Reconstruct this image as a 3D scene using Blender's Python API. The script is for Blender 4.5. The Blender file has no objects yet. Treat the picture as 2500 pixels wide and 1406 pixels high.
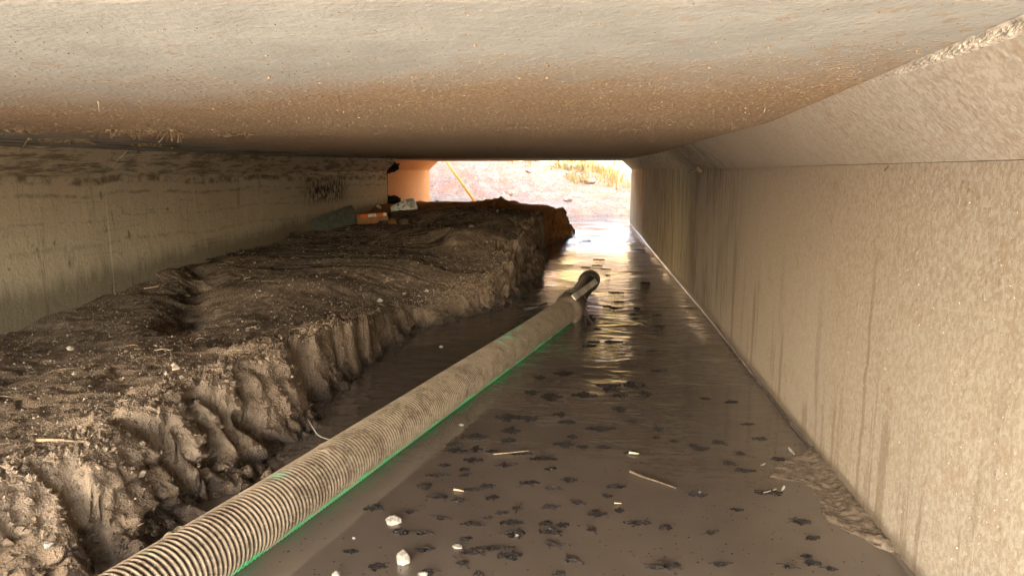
import bpy, math, random
import numpy as np
from mathutils import Vector, Matrix

random.seed(7); rng = np.random.default_rng(11)
S = bpy.context.scene
COL = S.collection
PI = math.pi

# ------------------------------------------------------------------ camera (photo 2500 x 1406)
CAMH = 0.75; FPX = 1700.0; CX, CY = 1250.0, 703.0; VX, VY = 1455.0, 432.0
PITCH = math.atan((CY - VY) / FPX); YAW = math.atan((VX - CX) / FPX * math.cos(PITCH))
_R = np.array([math.cos(YAW), math.sin(YAW), 0]); _Fh = np.array([-math.sin(YAW), math.cos(YAW), 0])
_F = _Fh * math.cos(PITCH) - np.array([0, 0, math.sin(PITCH)]); _U = _Fh * math.sin(PITCH) + np.array([0, 0, math.cos(PITCH)])
_C = np.array([0, 0, CAMH])
def ray(u, v): return _R * (u - CX) / FPX + _U * (CY - v) / FPX + _F
def atz(u, v, z=0.0): r = ray(u, v); return _C + r * ((z - CAMH) / r[2])
def aty(u, v, y): r = ray(u, v); return _C + r * (y / r[1])
def atx(u, v, x): r = ray(u, v); return _C + r * (x / r[0])

cam = bpy.data.cameras.new('camera'); co = bpy.data.objects.new('camera', cam); COL.objects.link(co)
cam.sensor_width = 36; cam.lens = 36 * FPX / 2500; cam.clip_start = 0.02; cam.clip_end = 3000
co.location = (0, 0, CAMH)
M = Matrix((_R.tolist(), _U.tolist(), (-_F).tolist())).transposed()
co.rotation_euler = M.to_euler()
S.camera = co

# ------------------------------------------------------------------ numpy noise
_perm = np.random.default_rng(3).permutation(256); _perm = np.concatenate([_perm, _perm, _perm])
_gr = np.random.default_rng(4).normal(size=(256, 3)); _gr /= np.linalg.norm(_gr, axis=1)[:, None]
def perlin(x, y, z=0.0):
    x, y, z = np.broadcast_arrays(np.asarray(x, float), np.asarray(y, float), np.asarray(z, float))
    xi, yi, zi = np.floor(x).astype(int), np.floor(y).astype(int), np.floor(z).astype(int)
    xf, yf, zf = x - xi, y - yi, z - zi
    u, v, w = [t * t * t * (t * (t * 6 - 15) + 10) for t in (xf, yf, zf)]
    def g(dx, dy, dz):
        h = _perm[(_perm[(_perm[(xi + dx) & 255] + yi + dy) & 255] + zi + dz) & 255]
        G = _gr[h]
        return G[..., 0] * (xf - dx) + G[..., 1] * (yf - dy) + G[..., 2] * (zf - dz)
    l = lambda a, b, t: a + (b - a) * t
    return l(l(l(g(0,0,0), g(1,0,0), u), l(g(0,1,0), g(1,1,0), u), v), l(l(g(0,0,1), g(1,0,1), u), l(g(0,1,1), g(1,1,1), u), v), w) * 1.5
def fbm(x, y, z=0.0, o=4, gain=0.5):
    r = 0; a = 1.0; f = 1.0
    for k in range(o):
        r = r + a * perlin(np.asarray(x) * f + 17.3 * k, np.asarray(y) * f + 5.1 * k, np.asarray(z) * f); a *= gain; f *= 2.03
    return r
def worley(x, y):
    x = np.asarray(x, float); y = np.asarray(y, float)
    xi, yi = np.floor(x).astype(int), np.floor(y).astype(int)
    d1 = np.full(x.shape, 9.0); d2 = np.full(x.shape, 9.0)
    for dx in (-1, 0, 1):
        for dy in (-1, 0, 1):
            h = _perm[_perm[(xi + dx) & 255] + ((yi + dy) & 255)]
            px = xi + dx + (h * 0.61803 % 1); py = yi + dy + (_perm[h + 7] * 0.7548 % 1)
            d = np.hypot(px - x, py - y)
            d2 = np.minimum(d2, np.maximum(d1, d)); d1 = np.minimum(d1, d)
    return d1, d2
def smooth(a, b, t):
    t = np.clip((np.asarray(t, float) - a) / (b - a), 0, 1); return t * t * (3 - 2 * t)

# ------------------------------------------------------------------ object helpers
def obj(name, verts, faces, mat, parent=None, sm=False, **props):
    me = bpy.data.meshes.new(name)
    if isinstance(verts, np.ndarray): verts = verts.tolist()
    if isinstance(faces, np.ndarray): faces = faces.tolist()
    me.from_pydata(verts, [], faces)
    if sm: me.polygons.foreach_set('use_smooth', [True] * len(me.polygons))
    me.materials.append(mat) if not isinstance(mat, (list, tuple)) else [me.materials.append(m) for m in mat]
    o = bpy.data.objects.new(name, me); COL.objects.link(o)
    if parent: o.parent = parent
    for k, v in props.items(): o[k] = v
    return o
def tag(o, label, cat, group=None):
    o['label'] = label; o['category'] = cat
    if group: o['group'] = group
    return o
def empty(name, label, cat, loc=(0, 0, 0), group=None):
    o = bpy.data.objects.new(name, None); COL.objects.link(o); o.location = loc; o.empty_display_size = 0.05
    return tag(o, label, cat, group)
def grid_faces(nr, nc, flip=False):
    i = np.arange(nr - 1)[:, None] * nc + np.arange(nc - 1)[None, :]
    f = np.stack([i, i + 1, i + nc + 1, i + nc], -1).reshape(-1, 4)
    return f[:, ::-1] if flip else f
class MB:
    def __init__(s): s.v = []; s.f = []
    def add(s, v, f):
        o = len(s.v); s.v += [tuple(p) for p in v]; s.f += [tuple(i + o for i in q) for q in f]
    def box(s, c, size, rot=None):
        hx, hy, hz = size[0] / 2, size[1] / 2, size[2] / 2
        P = [Vector((x, y, z)) for x in (-hx, hx) for y in (-hy, hy) for z in (-hz, hz)]
        if rot is not None: P = [rot @ p for p in P]
        s.add([p + Vector(c) for p in P], [(0,1,3,2), (4,6,7,5), (0,4,5,1), (2,3,7,6), (0,2,6,4), (1,5,7,3)])
    def tube(s, pts, radii, n=8, cap=True):
        pts = [Vector(p) for p in pts]; rings = []
        for i, p in enumerate(pts):
            d = (pts[min(i + 1, len(pts) - 1)] - pts[max(i - 1, 0)]).normalized()
            a = d.cross(Vector((0, 0, 1)));  a = a.normalized() if a.length > 1e-4 else Vector((1, 0, 0))
            b = a.cross(d).normalized(); r = radii[i] if hasattr(radii, '__len__') else radii
            rings.append([p + (a * math.cos(t) + b * math.sin(t)) * r for t in [2 * PI * k / n for k in range(n)]])
        v = [q for r in rings for q in r]; f = []
        for i in range(len(pts) - 1):
            for k in range(n): f.append((i * n + k, i * n + (k + 1) % n, (i + 1) * n + (k + 1) % n, (i + 1) * n + k))
        if cap: f += [tuple(range(n))[::-1], tuple((len(pts) - 1) * n + k for k in range(n))]
        s.add(v, f)
    def fleck(s, c, a, b, h, ang, tilt=0):
        ca, sa = math.cos(ang), math.sin(ang); P = []
        for (x, y, z) in ((-1,0,0), (0,-1,0), (1,0,0), (0,1,0), (0,0,1), (0,0,-1)):
            X, Y, Z = x * a, y * b, z * h + x * a * tilt
            P.append((c[0] + X * ca - Y * sa, c[1] + X * sa + Y * ca, c[2] + Z))
        s.add(P, [(0,1,4), (1,2,4), (2,3,4), (3,0,4), (1,0,5), (2,1,5), (3,2,5), (0,3,5)])
    def build(s, name, mat, parent=None, sm=False, **p): return obj(name, s.v, s.f, mat, parent, sm, **p)
def ico(sub):
    import bmesh
    bm = bmesh.new(); bmesh.ops.create_icosphere(bm, subdivisions=sub, radius=1)
    v = np.array([p.co[:] for p in bm.verts]); f = [tuple(p.index for p in q.verts) for q in bm.faces]; bm.free(); return v, f
ICO1, ICOF1 = ico(1); ICO3, ICOF3 = ico(3); ICO4, ICOF4 = ico(4)
def rock_verts(r, seed, sub=3, cut=0.75, rough=0.12):
    V = (ICO3 if sub == 3 else ICO4).copy(); g = np.random.default_rng(seed)
    for k in range(11):                                   # planar facets
        n = g.normal(size=3); n /= np.linalg.norm(n); d = V @ n; lim = g.uniform(cut - 0.15, cut + 0.15)
        V -= np.where(d > lim, d - lim, 0)[:, None] * n
    V *= (1 + rough * fbm(V[:, 0] * 2 + seed, V[:, 1] * 2, V[:, 2] * 2, 4))[:, None]
    return V * np.array(r)

# ------------------------------------------------------------------ material helpers
class NT:
    def __init__(s, name):
        s.m = bpy.data.materials.new(name); s.m.use_nodes = True; s.t = s.m.node_tree
        s.n = s.t.nodes; s.l = s.t.links; s.b = s.n['Principled BSDF']
    def _set(s, sock, v):
        if isinstance(v, bpy.types.NodeSocket): s.l.new(v, sock)
        elif isinstance(v, (tuple, list)) and len(v) == 3 and sock.type == 'RGBA': sock.default_value = (*v, 1)
        else: sock.default_value = v
    def pos(s): return s.n.new('ShaderNodeNewGeometry').outputs['Position']
    def objc(s): return s.n.new('ShaderNodeTexCoord').outputs['Object']
    def scale(s, v, k):
        n = s.n.new('ShaderNodeVectorMath'); n.operation = 'MULTIPLY'; s._set(n.inputs[0], v); n.inputs[1].default_value = k if hasattr(k, '__len__') else (k, k, k); return n.outputs[0]
    def noise(s, v, sc, det=4, rough=0.55, dist=0.0):
        n = s.n.new('ShaderNodeTexNoise'); s._set(n.inputs['Vector'], v); n.inputs['Scale'].default_value = sc
        n.inputs['Detail'].default_value = det; n.inputs['Roughness'].default_value = rough; n.inputs['Distortion'].default_value = dist; return n.outputs['Fac']
    def vor(s, v, sc, feat='F1', out='Distance', rand=1.0):
        n = s.n.new('ShaderNodeTexVoronoi'); n.feature = feat; s._set(n.inputs['Vector'], v); n.inputs['Scale'].default_value = sc; n.inputs['Randomness'].default_value = rand; return n.outputs[out]
    def xyz(s, v): n = s.n.new('ShaderNodeSeparateXYZ'); s._set(n.inputs[0], v); return n.outputs
    def math(s, op, a, b=0.0, c=0.0, clamp=False):
        n = s.n.new('ShaderNodeMath'); n.operation = op; n.use_clamp = clamp
        for i, v in enumerate((a, b, c)): s._set(n.inputs[i], v)
        return n.outputs[0]
    def mr(s, v, a, b, c=0.0, d=1.0, kind='SMOOTHSTEP'):
        n = s.n.new('ShaderNodeMapRange'); n.interpolation_type = kind; s._set(n.inputs[0], v)
        for i, q in enumerate((a, b, c, d)): s._set(n.inputs[i + 1], q)
        return n.outputs[0]
    def mix(s, f, a, b, mode='MIX'):
        n = s.n.new('ShaderNodeMix'); n.data_type = 'RGBA'; n.blend_type = mode; s._set(n.inputs[0], f); s._set(n.inputs[6], a); s._set(n.inputs[7], b); return n.outputs[2]
    def ramp(s, v, stops):
        n = s.n.new('ShaderNodeValToRGB'); s._set(n.inputs[0], v); e = n.color_ramp.elements
        while len(e) < len(stops): e.new(0.5)
        for q, (p, c) in zip(e, stops): q.position = p; q.color = (*c, 1)
        return n.outputs[0]
    def bump(s, h, strength=0.5, dist=0.01, normal=None):
        n = s.n.new('ShaderNodeBump'); s._set(n.inputs['Height'], h); n.inputs['Strength'].default_value = strength; n.inputs['Distance'].default_value = dist
        if normal is not None: s._set(n.inputs['Normal'], normal)
        return n.outputs[0]
    def out(s, col, rough=0.9, normal=None, spec=0.3, **kw):
        s._set(s.b.inputs['Base Color'], col); s._set(s.b.inputs['Roughness'], rough); s.b.inputs['Specular IOR Level'].default_value = spec
        if normal is not None: s._set(s.b.inputs['Normal'], normal)
        for k, v in kw.items(): s._set(s.b.inputs[k], v)
        return s.m

def mat_plain(name, col, rough=0.7, nscale=60, var=0.35, bump=0.3, bd=0.002, spec=0.3):
    t = NT(name); p = t.objc(); n = t.noise(p, nscale, 5, 0.6)
    c = t.mix(t.mr(n, 0.3, 0.7), tuple(x * (1 - var) for x in col), tuple(min(1, x * (1 + var)) for x in col))
    return t.out(c, rough, t.bump(n, bump, bd), spec)

def mat_ceiling(end=False):
    t = NT('ceiling_concrete'); P = t.pos(); X, Y, Z = t.xyz(P)
    big = t.noise(P, 1.3, 5, 0.6, 0.3); mid = t.noise(P, 9, 5, 0.65); fine = t.noise(P, 95, 4, 0.7)
    streak = t.noise(t.scale(P, (5.5, 0.9, 1)), 3.0, 6, 0.7)
    sp = t.vor(P, 70); spn = t.noise(P, 34, 3, 0.6)
    grey = t.mix(t.mr(mid, 0.3, 0.7), (0.285, 0.268, 0.230), (0.338, 0.323, 0.280))
    grey = t.mix(t.mr(t.noise(t.scale(P, (1, 3, 1)), 4, 5, 0.7), 0.62, 0.78, 0, 0.35), grey, (0.30, 0.25, 0.19))
    # splashed dried mud over the part beyond the clean strip
    ym = t.math('ADD', Y, t.math('MULTIPLY', t.math('SUBTRACT', big, 0.5), 0.9))
    ym = t.math('ADD', ym, t.math('MULTIPLY', t.math('SUBTRACT', mid, 0.5), 0.5))
    left = t.math('ADD', X, t.math('MULTIPLY', t.math('SUBTRACT', mid, 0.5), 0.25))
    mud = t.math('MULTIPLY', t.mr(ym, 0.95, 1.5), t.mr(left, -1.95, -1.45))
    dots = t.math('MULTIPLY', t.mr(spn, 0.60, 0.66), t.mr(ym, 0.6, 1.3, 0.05, 0.9))
    mcol = t.mix(t.mr(fine, 0.35, 0.65), (0.230, 0.146, 0.083), (0.333, 0.225, 0.133))
    mcol = t.mix(t.mr(sp, 0.16, 0.30, 0.55, 0.0), mcol, (0.44, 0.305, 0.175))
    c = t.mix(t.math('MAXIMUM', mud, dots), grey, mcol)
    # dark organic staining running lengthwise beside the left wall
    st = t.math('MULTIPLY', t.mr(streak, 0.47, 0.60), t.mr(X, -1.52, -1.95))
    c = t.mix(t.math('MULTIPLY', st, 0.85), c, (0.055, 0.042, 0.026))
    if end: c = t.mix(t.mr(mid, 0.3, 0.75), (0.5, 0.40, 0.22), (0.75, 0.64, 0.40))  # end section: daylight from the far mouth painted in as brighter yellow concrete
    # shutter board joint
    ln = t.math('ABSOLUTE', t.math('ADD', X, t.math('ADD', 1.47, t.math('MULTIPLY', t.math('SUBTRACT', mid, 0.5), 0.012))))
    c = t.mix(t.mr(ln, 0.002, 0.006, 0.7, 0.0), c, (0.1, 0.07, 0.045))
    h = t.math('ADD', t.math('MULTIPLY', t.mr(sp, 0.10, 0.42, 1, 0), t.math('MULTIPLY_ADD', mud, 0.9, 0.12)), t.math('MULTIPLY', fine, 0.6))
    return t.out(c, 0.9, t.bump(h, 0.55, 0.006, t.bump(mid, 0.3, 0.02)), 0.2)

def mat_wall_right(end=False):
    t = NT('wall_concrete'); P = t.pos(); X, Y, Z = t.xyz(P)
    big = t.noise(P, 1.6, 5, 0.6, 0.4); mid = t.noise(P, 14, 5, 0.65); fine = t.noise(P, 110, 4, 0.75)
    sp = t.vor(P, 95); sp2 = t.vor(P, 38)
    streak = t.noise(t.scale(P, (9, 9, 0.75)), 1.7, 5, 0.65); streakf = t.noise(t.scale(P, (13, 13, 1.1)), 1.4, 6, 0.75, 0.4)
    base = t.mix(t.mr(big, 0.3, 0.7), (0.278, 0.217, 0.155), (0.33, 0.268, 0.198))
    film = t.math('MULTIPLY', t.mr(t.math('ADD', Y, t.math('MULTIPLY', t.math('SUBTRACT', big, 0.5), 0.9)), 1.15, 1.6), t.mr(Z, 0.35, 0.85, 0.35, 0.95))
    base = t.mix(film, base, (0.285, 0.203, 0.132))
    mot = t.noise(t.scale(P, (1, 1, .75)), 95, 3, 0.65, 0.6)
    base = t.mix(t.math('MULTIPLY', t.mr(mot, 0.46, 0.56), t.mr(Y, 1.0, 2.4, 0.75, 0.12)), base, (0.425, 0.374, 0.297))
    base = t.mix(t.mr(fine, 0.4, 0.62, 0, .5), base, (0.365, 0.310, 0.238))
    base = t.mix(t.math('MULTIPLY', t.mr(mid, 0.55, 0.7), 0.5), base, (0.27, 0.19, 0.12))
    base = t.mix(t.mr(sp, 0.12, 0.24, 0.45, 0.0), base, (0.408, 0.348, 0.268))
    # long runs of brown water stain, strongest low on the wall, breaking up higher
    low = t.mr(t.math('ADD', Z, t.math('MULTIPLY', t.math('SUBTRACT', streakf, 0.5), 0.9)), 0.08, 0.62, 1.0, 0.0)
    st = t.math('MULTIPLY', t.mr(streak, 0.53, 0.64), low)
    c = t.mix(t.math('MULTIPLY', st, 0.5), base, (0.15, 0.105, 0.065))
    wy_ = t.math('ADD', Y, t.math('MULTIPLY', t.math('SUBTRACT', mid, 0.5), 0.03))
    for (y0, w_, z1) in ((1.60, .012, .60), (2.02, .035, .14), (1.475, .030, .24), (1.78, .016, .22), (2.30, .022, .30), (2.72, .03, .36), (3.12, .04, .5), (1.30, .010, .2)):
        d_ = t.math('MULTIPLY', t.mr(t.math('ABSOLUTE', t.math('SUBTRACT', wy_, y0)), w_ * .35, w_, 1, 0), t.mr(t.math('ADD', Z, t.math('MULTIPLY', t.math('SUBTRACT', streakf, 0.5), 0.5)), z1 * .75, z1 * 1.1, 1, 0))
        c = t.mix(t.math('MULTIPLY', d_, 0.55), c, (0.17, 0.12, 0.075))
    far = t.mr(Y, 2.6, 3.9)
    stf = t.math('MULTIPLY', t.mr(t.math('ADD', t.math('MULTIPLY', streakf, 0.5), t.math('MULTIPLY', big, 0.5)), 0.44, 0.6), far)
    c = t.mix(t.math('MULTIPLY', stf, 0.75), c, (0.10, 0.075, 0.045))
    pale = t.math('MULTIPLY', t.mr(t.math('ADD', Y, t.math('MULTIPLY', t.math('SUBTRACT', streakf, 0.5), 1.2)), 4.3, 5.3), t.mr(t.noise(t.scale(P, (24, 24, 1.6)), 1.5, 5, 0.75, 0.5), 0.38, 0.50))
    c = t.mix(pale, c, (0.70, 0.57, 0.33))  # golden light from the exit painted on as pale streaks
    wl = t.mr(t.math('ADD', Z, t.math('MULTIPLY', t.math('SUBTRACT', mid, 0.5), 0.05)), 0.012, 0.05, 1, 0)
    c = t.mix(t.math('MULTIPLY', wl, 0.7), c, (0.09, 0.065, 0.042))
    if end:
        c = t.mix(t.mr(streakf, 0.35, 0.65), (0.80, 0.66, 0.36), (0.46, 0.32, 0.14))  # end section: yellow daylight at the far mouth painted into the wall colour
    r = t.mr(wl, 0, 1, 0.88, 0.3)
    h = t.math('ADD', t.math('MULTIPLY', t.mr(sp2, 0.1, 0.35, 0.55, 0), t.mr(mid, 0.45, 0.6)), t.math('MULTIPLY_ADD', fine, 0.8, t.math('MULTIPLY', mid, 0.6)))
    return t.out(c, r, t.bump(h, 0.33, 0.005), 0.25)

def mat_wall_left(end=False):
    t = NT('stained_lit_wall_concrete'); P = t.pos(); X, Y, Z = t.xyz(P)
    big = t.noise(P, 1.2, 5, 0.6, 0.5); mid = t.noise(P, 10, 5, 0.65); fine = t.noise(P, 70, 4, 0.7)
    vert = t.noise(t.scale(P, (6, 6, 0.8)), 2.2, 6, 0.7, 0.6); horiz = t.noise(t.scale(P, (0.7, 0.7, 9)), 3.0, 6, 0.7)
    c = t.mix(t.mr(big, 0.3, 0.7), (0.58, 0.475, 0.315), (0.70, 0.59, 0.42))
    c = t.mix(t.math('MULTIPLY', t.mr(fine, 0.4, 0.65), 0.4), c, (0.46, 0.40, 0.28))
    c = t.mix(t.math('MULTIPLY', t.mr(vert, 0.57, 0.70), 0.38), c, (0.14, 0.11, 0.065))
    c = t.mix(t.math('MULTIPLY', t.mr(horiz, 0.58, 0.72), 0.45), c, (0.075, 0.055, 0.03))
    c = t.mix(t.math('MULTIPLY', t.mr(Y, 5.2, 7.4), t.mr(fine, 0.38, 0.55, 0.35, 0.85)), c, (0.66, 0.55, 0.38))  # lightened towards the exit, painted stand-in for far daylight
    wav = t.math('MULTIPLY', t.math('SUBTRACT', t.noise(t.scale(P, (1, 1.2, 0.3)), 1.6, 5, 0.65), 0.5), 0.10)
    for (z0, w_, k_) in ((0.735, .030, .75), (0.66, .014, .45), (0.53, .010, .3), (0.40, .016, .3)):
        dz = t.math('ABSOLUTE', t.math('SUBTRACT', t.math('ADD', Z, wav), z0))
        c = t.mix(t.math('MULTIPLY', t.math('MULTIPLY', t.mr(dz, w_ * .3, w_, 1, 0), t.mr(mid, 0.40, 0.60)), k_), c, (0.12, 0.088, 0.048))
    hz = t.math('MULTIPLY', t.mr(Z, 0.735, 0.76), t.mr(t.noise(t.scale(P, (1, 0.8, 6)), 5.0, 6, 0.75), 0.46, 0.60))
    c = t.mix(t.math('MULTIPLY', hz, 0.7), c, (0.10, 0.075, 0.042))
    scab = t.math('MULTIPLY', t.mr(t.noise(t.scale(P, (1, 1, 0.6)), 26, 5, 0.75), 0.60, 0.66), t.mr(big, 0.45, 0.6))
    c = t.mix(t.math('MULTIPLY', scab, 0.7), c, (0.11, 0.082, 0.045))
    # damp tide band above the silt and a sooty patch under the haunch
    sil = t.math('MULTIPLY_ADD', Y, 0.043, 0.03)
    tide = t.math('SUBTRACT', Z, sil)
    tide = t.math('ADD', tide, t.math('MULTIPLY', t.math('SUBTRACT', vert, 0.5), 0.22))
    c = t.mix(t.mr(tide, 0.02, 0.15, 0.6, 0.0), c, (0.09, 0.068, 0.04))
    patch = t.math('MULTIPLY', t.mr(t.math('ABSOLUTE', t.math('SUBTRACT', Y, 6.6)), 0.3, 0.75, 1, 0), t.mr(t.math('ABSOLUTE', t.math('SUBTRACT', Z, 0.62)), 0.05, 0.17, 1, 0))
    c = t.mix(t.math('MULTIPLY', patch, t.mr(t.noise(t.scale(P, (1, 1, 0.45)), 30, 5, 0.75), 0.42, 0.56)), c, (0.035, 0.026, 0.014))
    if end: c = t.mix(t.mr(fine, 0.3, 0.6), (0.62, 0.25, 0.065), (0.74, 0.40, 0.15))  # end section: orange bounce light off the red soil painted into the concrete
    h = t.math('ADD', t.math('MULTIPLY', vert, 0.6), t.math('MULTIPLY_ADD', fine, 0.35, t.math('MULTIPLY', mid, 0.9)))
    return t.out(c, 0.85, t.bump(h, 0.6, 0.012), 0.25)

def mat_mud():
    t = NT('silt'); P = t.pos(); X, Y, Z = t.xyz(P)
    big = t.noise(P, 1.7, 5, 0.6, 0.4); mid = t.noise(P, 13, 6, 0.68); fine = t.noise(P, 85, 5, 0.75)
    grit = t.vor(P, 120)
    c = t.mix(t.mr(big, 0.36, 0.64), (0.18, 0.127, 0.081), (0.29, 0.213, 0.145))
    c = t.mix(t.mr(mid, 0.38, 0.68), t.mix(0.5, c, (0.065, 0.045, 0.03)), c)
    dry = t.math('MULTIPLY', t.mr(t.math('ADD', Z, t.math('MULTIPLY', t.math('SUBTRACT', mid, 0.5), 0.16)), 0.05, 0.17), t.mr(Y, 2.4, 1.3))
    c = t.mix(t.math('MULTIPLY', dry, t.mr(X, -1.45, -1.05, 0.15, 0.75)), c, (0.242, 0.187, 0.136))
    c = t.mix(t.mr(grit, 0.12, 0.28, 0.42, 0.0), c, (0.36, 0.285, 0.21))
    c = t.mix(t.math('MULTIPLY', t.mr(fine, 0.5, 0.7), 0.35), c, (0.045, 0.032, 0.022))
    orange_bounce = t.math('MULTIPLY', t.mr(Y, 6.9, 8.0), t.mr(mid, 0.25, 0.55))
    c = t.mix(orange_bounce, c, (0.55, 0.26, 0.095))  # orange bounce light on the far end of the bank, painted into the silt
    at = t.n.new('ShaderNodeAttribute'); at.attribute_name = 'ledge_shade'          # undercut shade below the ledge lips, painted into the silt colour
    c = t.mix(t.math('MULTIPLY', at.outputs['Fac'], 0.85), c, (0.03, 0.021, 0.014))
    wet = t.mr(t.math('ADD', Z, t.math('MULTIPLY', t.math('SUBTRACT', mid, 0.5), 0.10)), 0.005, 0.055, 1, 0)
    c = t.mix(t.math('MULTIPLY', wet, 0.8), c, (0.032, 0.024, 0.018))
    h = t.math('ADD', t.math('MULTIPLY', t.mr(grit, 0.08, 0.4, 1, 0), 0.5), t.math('MULTIPLY_ADD', fine, 1.2, t.math('MULTIPLY', mid, 1.6)))
    return t.out(c, t.mr(wet, 0, 1, 0.95, 0.28), t.bump(h, 0.75, 0.008), 0.3)

def mat_water():
    t = NT('muddy_water'); P = t.pos(); X, Y, Z = t.xyz(P)
    wob = t.noise(t.scale(P, (3.0, 6.5, 1)), 1.9, 2, 0.5, 0.8); fine = t.noise(t.scale(P, (6.0, 15, 1)), 2.6, 4, 0.6, 0.4)
    tiny = t.noise(t.scale(P, (14, 34, 1)), 3.0, 3, 0.6)
    patch = t.noise(P, 1.6, 3, 0.5)
    calm = t.math('MULTIPLY', t.mr(Y, 1.45, 3.0, 0.02, 1.0), t.mr(patch, 0.36, 0.62, 0.25, 1.0))
    h = t.math('MULTIPLY', t.math('ADD', wob, t.math('ADD', t.math('MULTIPLY', fine, 0.30), t.math('MULTIPLY', tiny, 0.05))), calm)
    c = t.mix(t.mr(t.noise(P, 2.2, 4, 0.6), 0.3, 0.7), (0.086, 0.070, 0.057), (0.106, 0.088, 0.072))
    return t.out(c, 0.035, t.bump(h, 0.5, 0.028), 0.9, IOR=1.55)

def mat_ground():
    t = NT('red_earth'); P = t.pos(); X, Y, Z = t.xyz(P)
    big = t.noise(P, 0.5, 5, 0.6, 0.4); mid = t.noise(P, 4, 6, 0.7); fine = t.noise(P, 24, 5, 0.75)
    strata = t.noise(t.scale(P, (0.8, 0.8, 5)), 2.2, 5, 0.65, 0.8)
    c = t.mix(t.mr(big, 0.35, 0.65), (0.25, 0.14, 0.085), (0.36, 0.235, 0.15))
    far = t.mr(Y, 9, 11)
    c2 = t.mix(t.mr(strata, 0.4, 0.6), (0.43, 0.225, 0.138), (0.34, 0.265, 0.20))
    c2 = t.mix(t.mr(mid, 0.45, 0.65, 0, 0.7), c2, (0.54, 0.38, 0.25))
    bounce_flank = t.math('MAXIMUM', t.mr(X, 1.1, 1.6), t.mr(X, -3.7, -4.3))  # pale colour on the unseen side banks, added to bounce light into the culvert
    c2 = t.mix(bounce_flank, c2, (0.68, 0.54, 0.34))
    c = t.mix(far, t.mix(0.75, c, (0.52, 0.44, 0.34)), c2)
    c = t.mix(t.math('MULTIPLY', t.mr(fine, 0.46, 0.66), 0.62), c, (0.12, 0.085, 0.07))
    return t.out(c, 0.95, t.bump(t.math('MULTIPLY_ADD', fine, 0.7, mid), 1.0, 0.12), 0.1)

def mat_hose():
    t = NT('muddy_green_hose'); P = t.pos(); O = t.objc(); X, Y, Z = t.xyz(P)
    mid = t.noise(P, 16, 6, 0.7, 0.5); fine = t.noise(P, 120, 4, 0.7); big = t.noise(P, 4.5, 3, 0.5)
    at = t.n.new('ShaderNodeAttribute'); at.attribute_name = 'rib'; rib = at.outputs['Fac']
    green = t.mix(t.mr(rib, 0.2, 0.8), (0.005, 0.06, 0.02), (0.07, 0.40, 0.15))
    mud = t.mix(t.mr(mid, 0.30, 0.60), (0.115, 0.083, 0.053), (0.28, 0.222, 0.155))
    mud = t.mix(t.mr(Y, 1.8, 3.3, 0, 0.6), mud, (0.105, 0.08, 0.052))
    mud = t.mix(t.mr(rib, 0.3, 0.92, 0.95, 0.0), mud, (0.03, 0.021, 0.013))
    mud = t.mix(t.mr(fine, 0.5, 0.68, 0, 0.35), mud, (0.42, 0.34, 0.25))
    # bare green where the water laps at it and where mud has rubbed off the top
    lap = t.mr(t.math('ADD', Z, t.math('MULTIPLY', t.math('SUBTRACT', mid, 0.5), 0.07)), 0.008, 0.018, 1, 0)
    lap = t.math('MULTIPLY', lap, t.mr(t.noise(P, 9, 4, 0.7), 0.34, 0.46, 0.25, 1.0))
    rub = t.math('MULTIPLY', t.mr(big, 0.60, 0.66), t.math('MULTIPLY', t.mr(Z, 0.075, 0.098), t.mr(mid, 0.40, 0.55, 0.3, 0.85)))
    rub = t.math('MULTIPLY', rub, t.mr(rib, 0.3, 0.7))
    c = t.mix(t.math('MULTIPLY', rub, 0.7), mud, (0.10, 0.42, 0.25))
    c = t.mix(lap, c, green)
    return t.out(c, t.mr(lap, 0, 1, 0.8, 0.35), t.bump(t.math('MULTIPLY_ADD', fine, 0.4, mid), 0.5, 0.004), 0.35)

M_ceil, M_ceil_lit = mat_ceiling(), mat_ceiling(True)
M_wr, M_wr_lit, M_wl, M_wl_lit = mat_wall_right(), mat_wall_right(True), mat_wall_left(), mat_wall_left(True)
M_mud, M_water, M_ground, M_hose = mat_mud(), mat_water(), mat_ground(), mat_hose()
M_black = mat_plain('dark_joint_dirt_and_hole_shade', (0.03, 0.022, 0.014), 0.95, 30, 0.4, 0.5, 0.01)
M_pipe = mat_plain('dirty_black_pipe', (0.045, 0.042, 0.036), 0.45, 45, 0.5, 0.4, 0.004, 0.5)
M_sludge = mat_plain('wet_sludge', (0.018, 0.016, 0.016), 0.16, 150, 0.4, 0.4, 0.002, 0.5)
M_twig = mat_plain('pale_straw', (0.34, 0.265, 0.175), 0.8, 90, 0.3)
M_dtwig = mat_plain('brown_root', (0.20, 0.135, 0.07), 0.9, 60, 0.35)
M_white = mat_plain('chalky_stone', (0.225, 0.205, 0.175), 0.85, 55, 0.5, 0.8, 0.006)
M_peb = mat_plain('pebble', (0.33, 0.265, 0.20), 0.85, 35, 0.45)
M_crumb = mat_plain('mud_crumb', (0.29, 0.195, 0.11), 0.95, 70, 0.35)
M_rubber = mat_plain('grey_rubber', (0.075, 0.078, 0.062), 0.75, 25, 0.3, 0.4, 0.003)
M_yellow = mat_plain('weathered_yellow_pole', (0.60, 0.33, 0.06), 0.6, 18, 0.15)
M_strap = mat_plain('muddy_strap', (0.105, 0.078, 0.055), 0.85, 60, 0.3, 0.5, 0.003)
M_mortar = mat_plain('crumbling_mortar', (0.42, 0.36, 0.28), 0.95, 55, 0.45, 0.7, 0.006)
M_grass = mat_plain('dry_grass', (0.22, 0.165, 0.055), 0.9, 6, 0.35, 0.0)
M_rock = mat_plain('red_rock', (0.33, 0.19, 0.13), 0.9, 8, 0.3, 0.5, 0.03)

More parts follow.
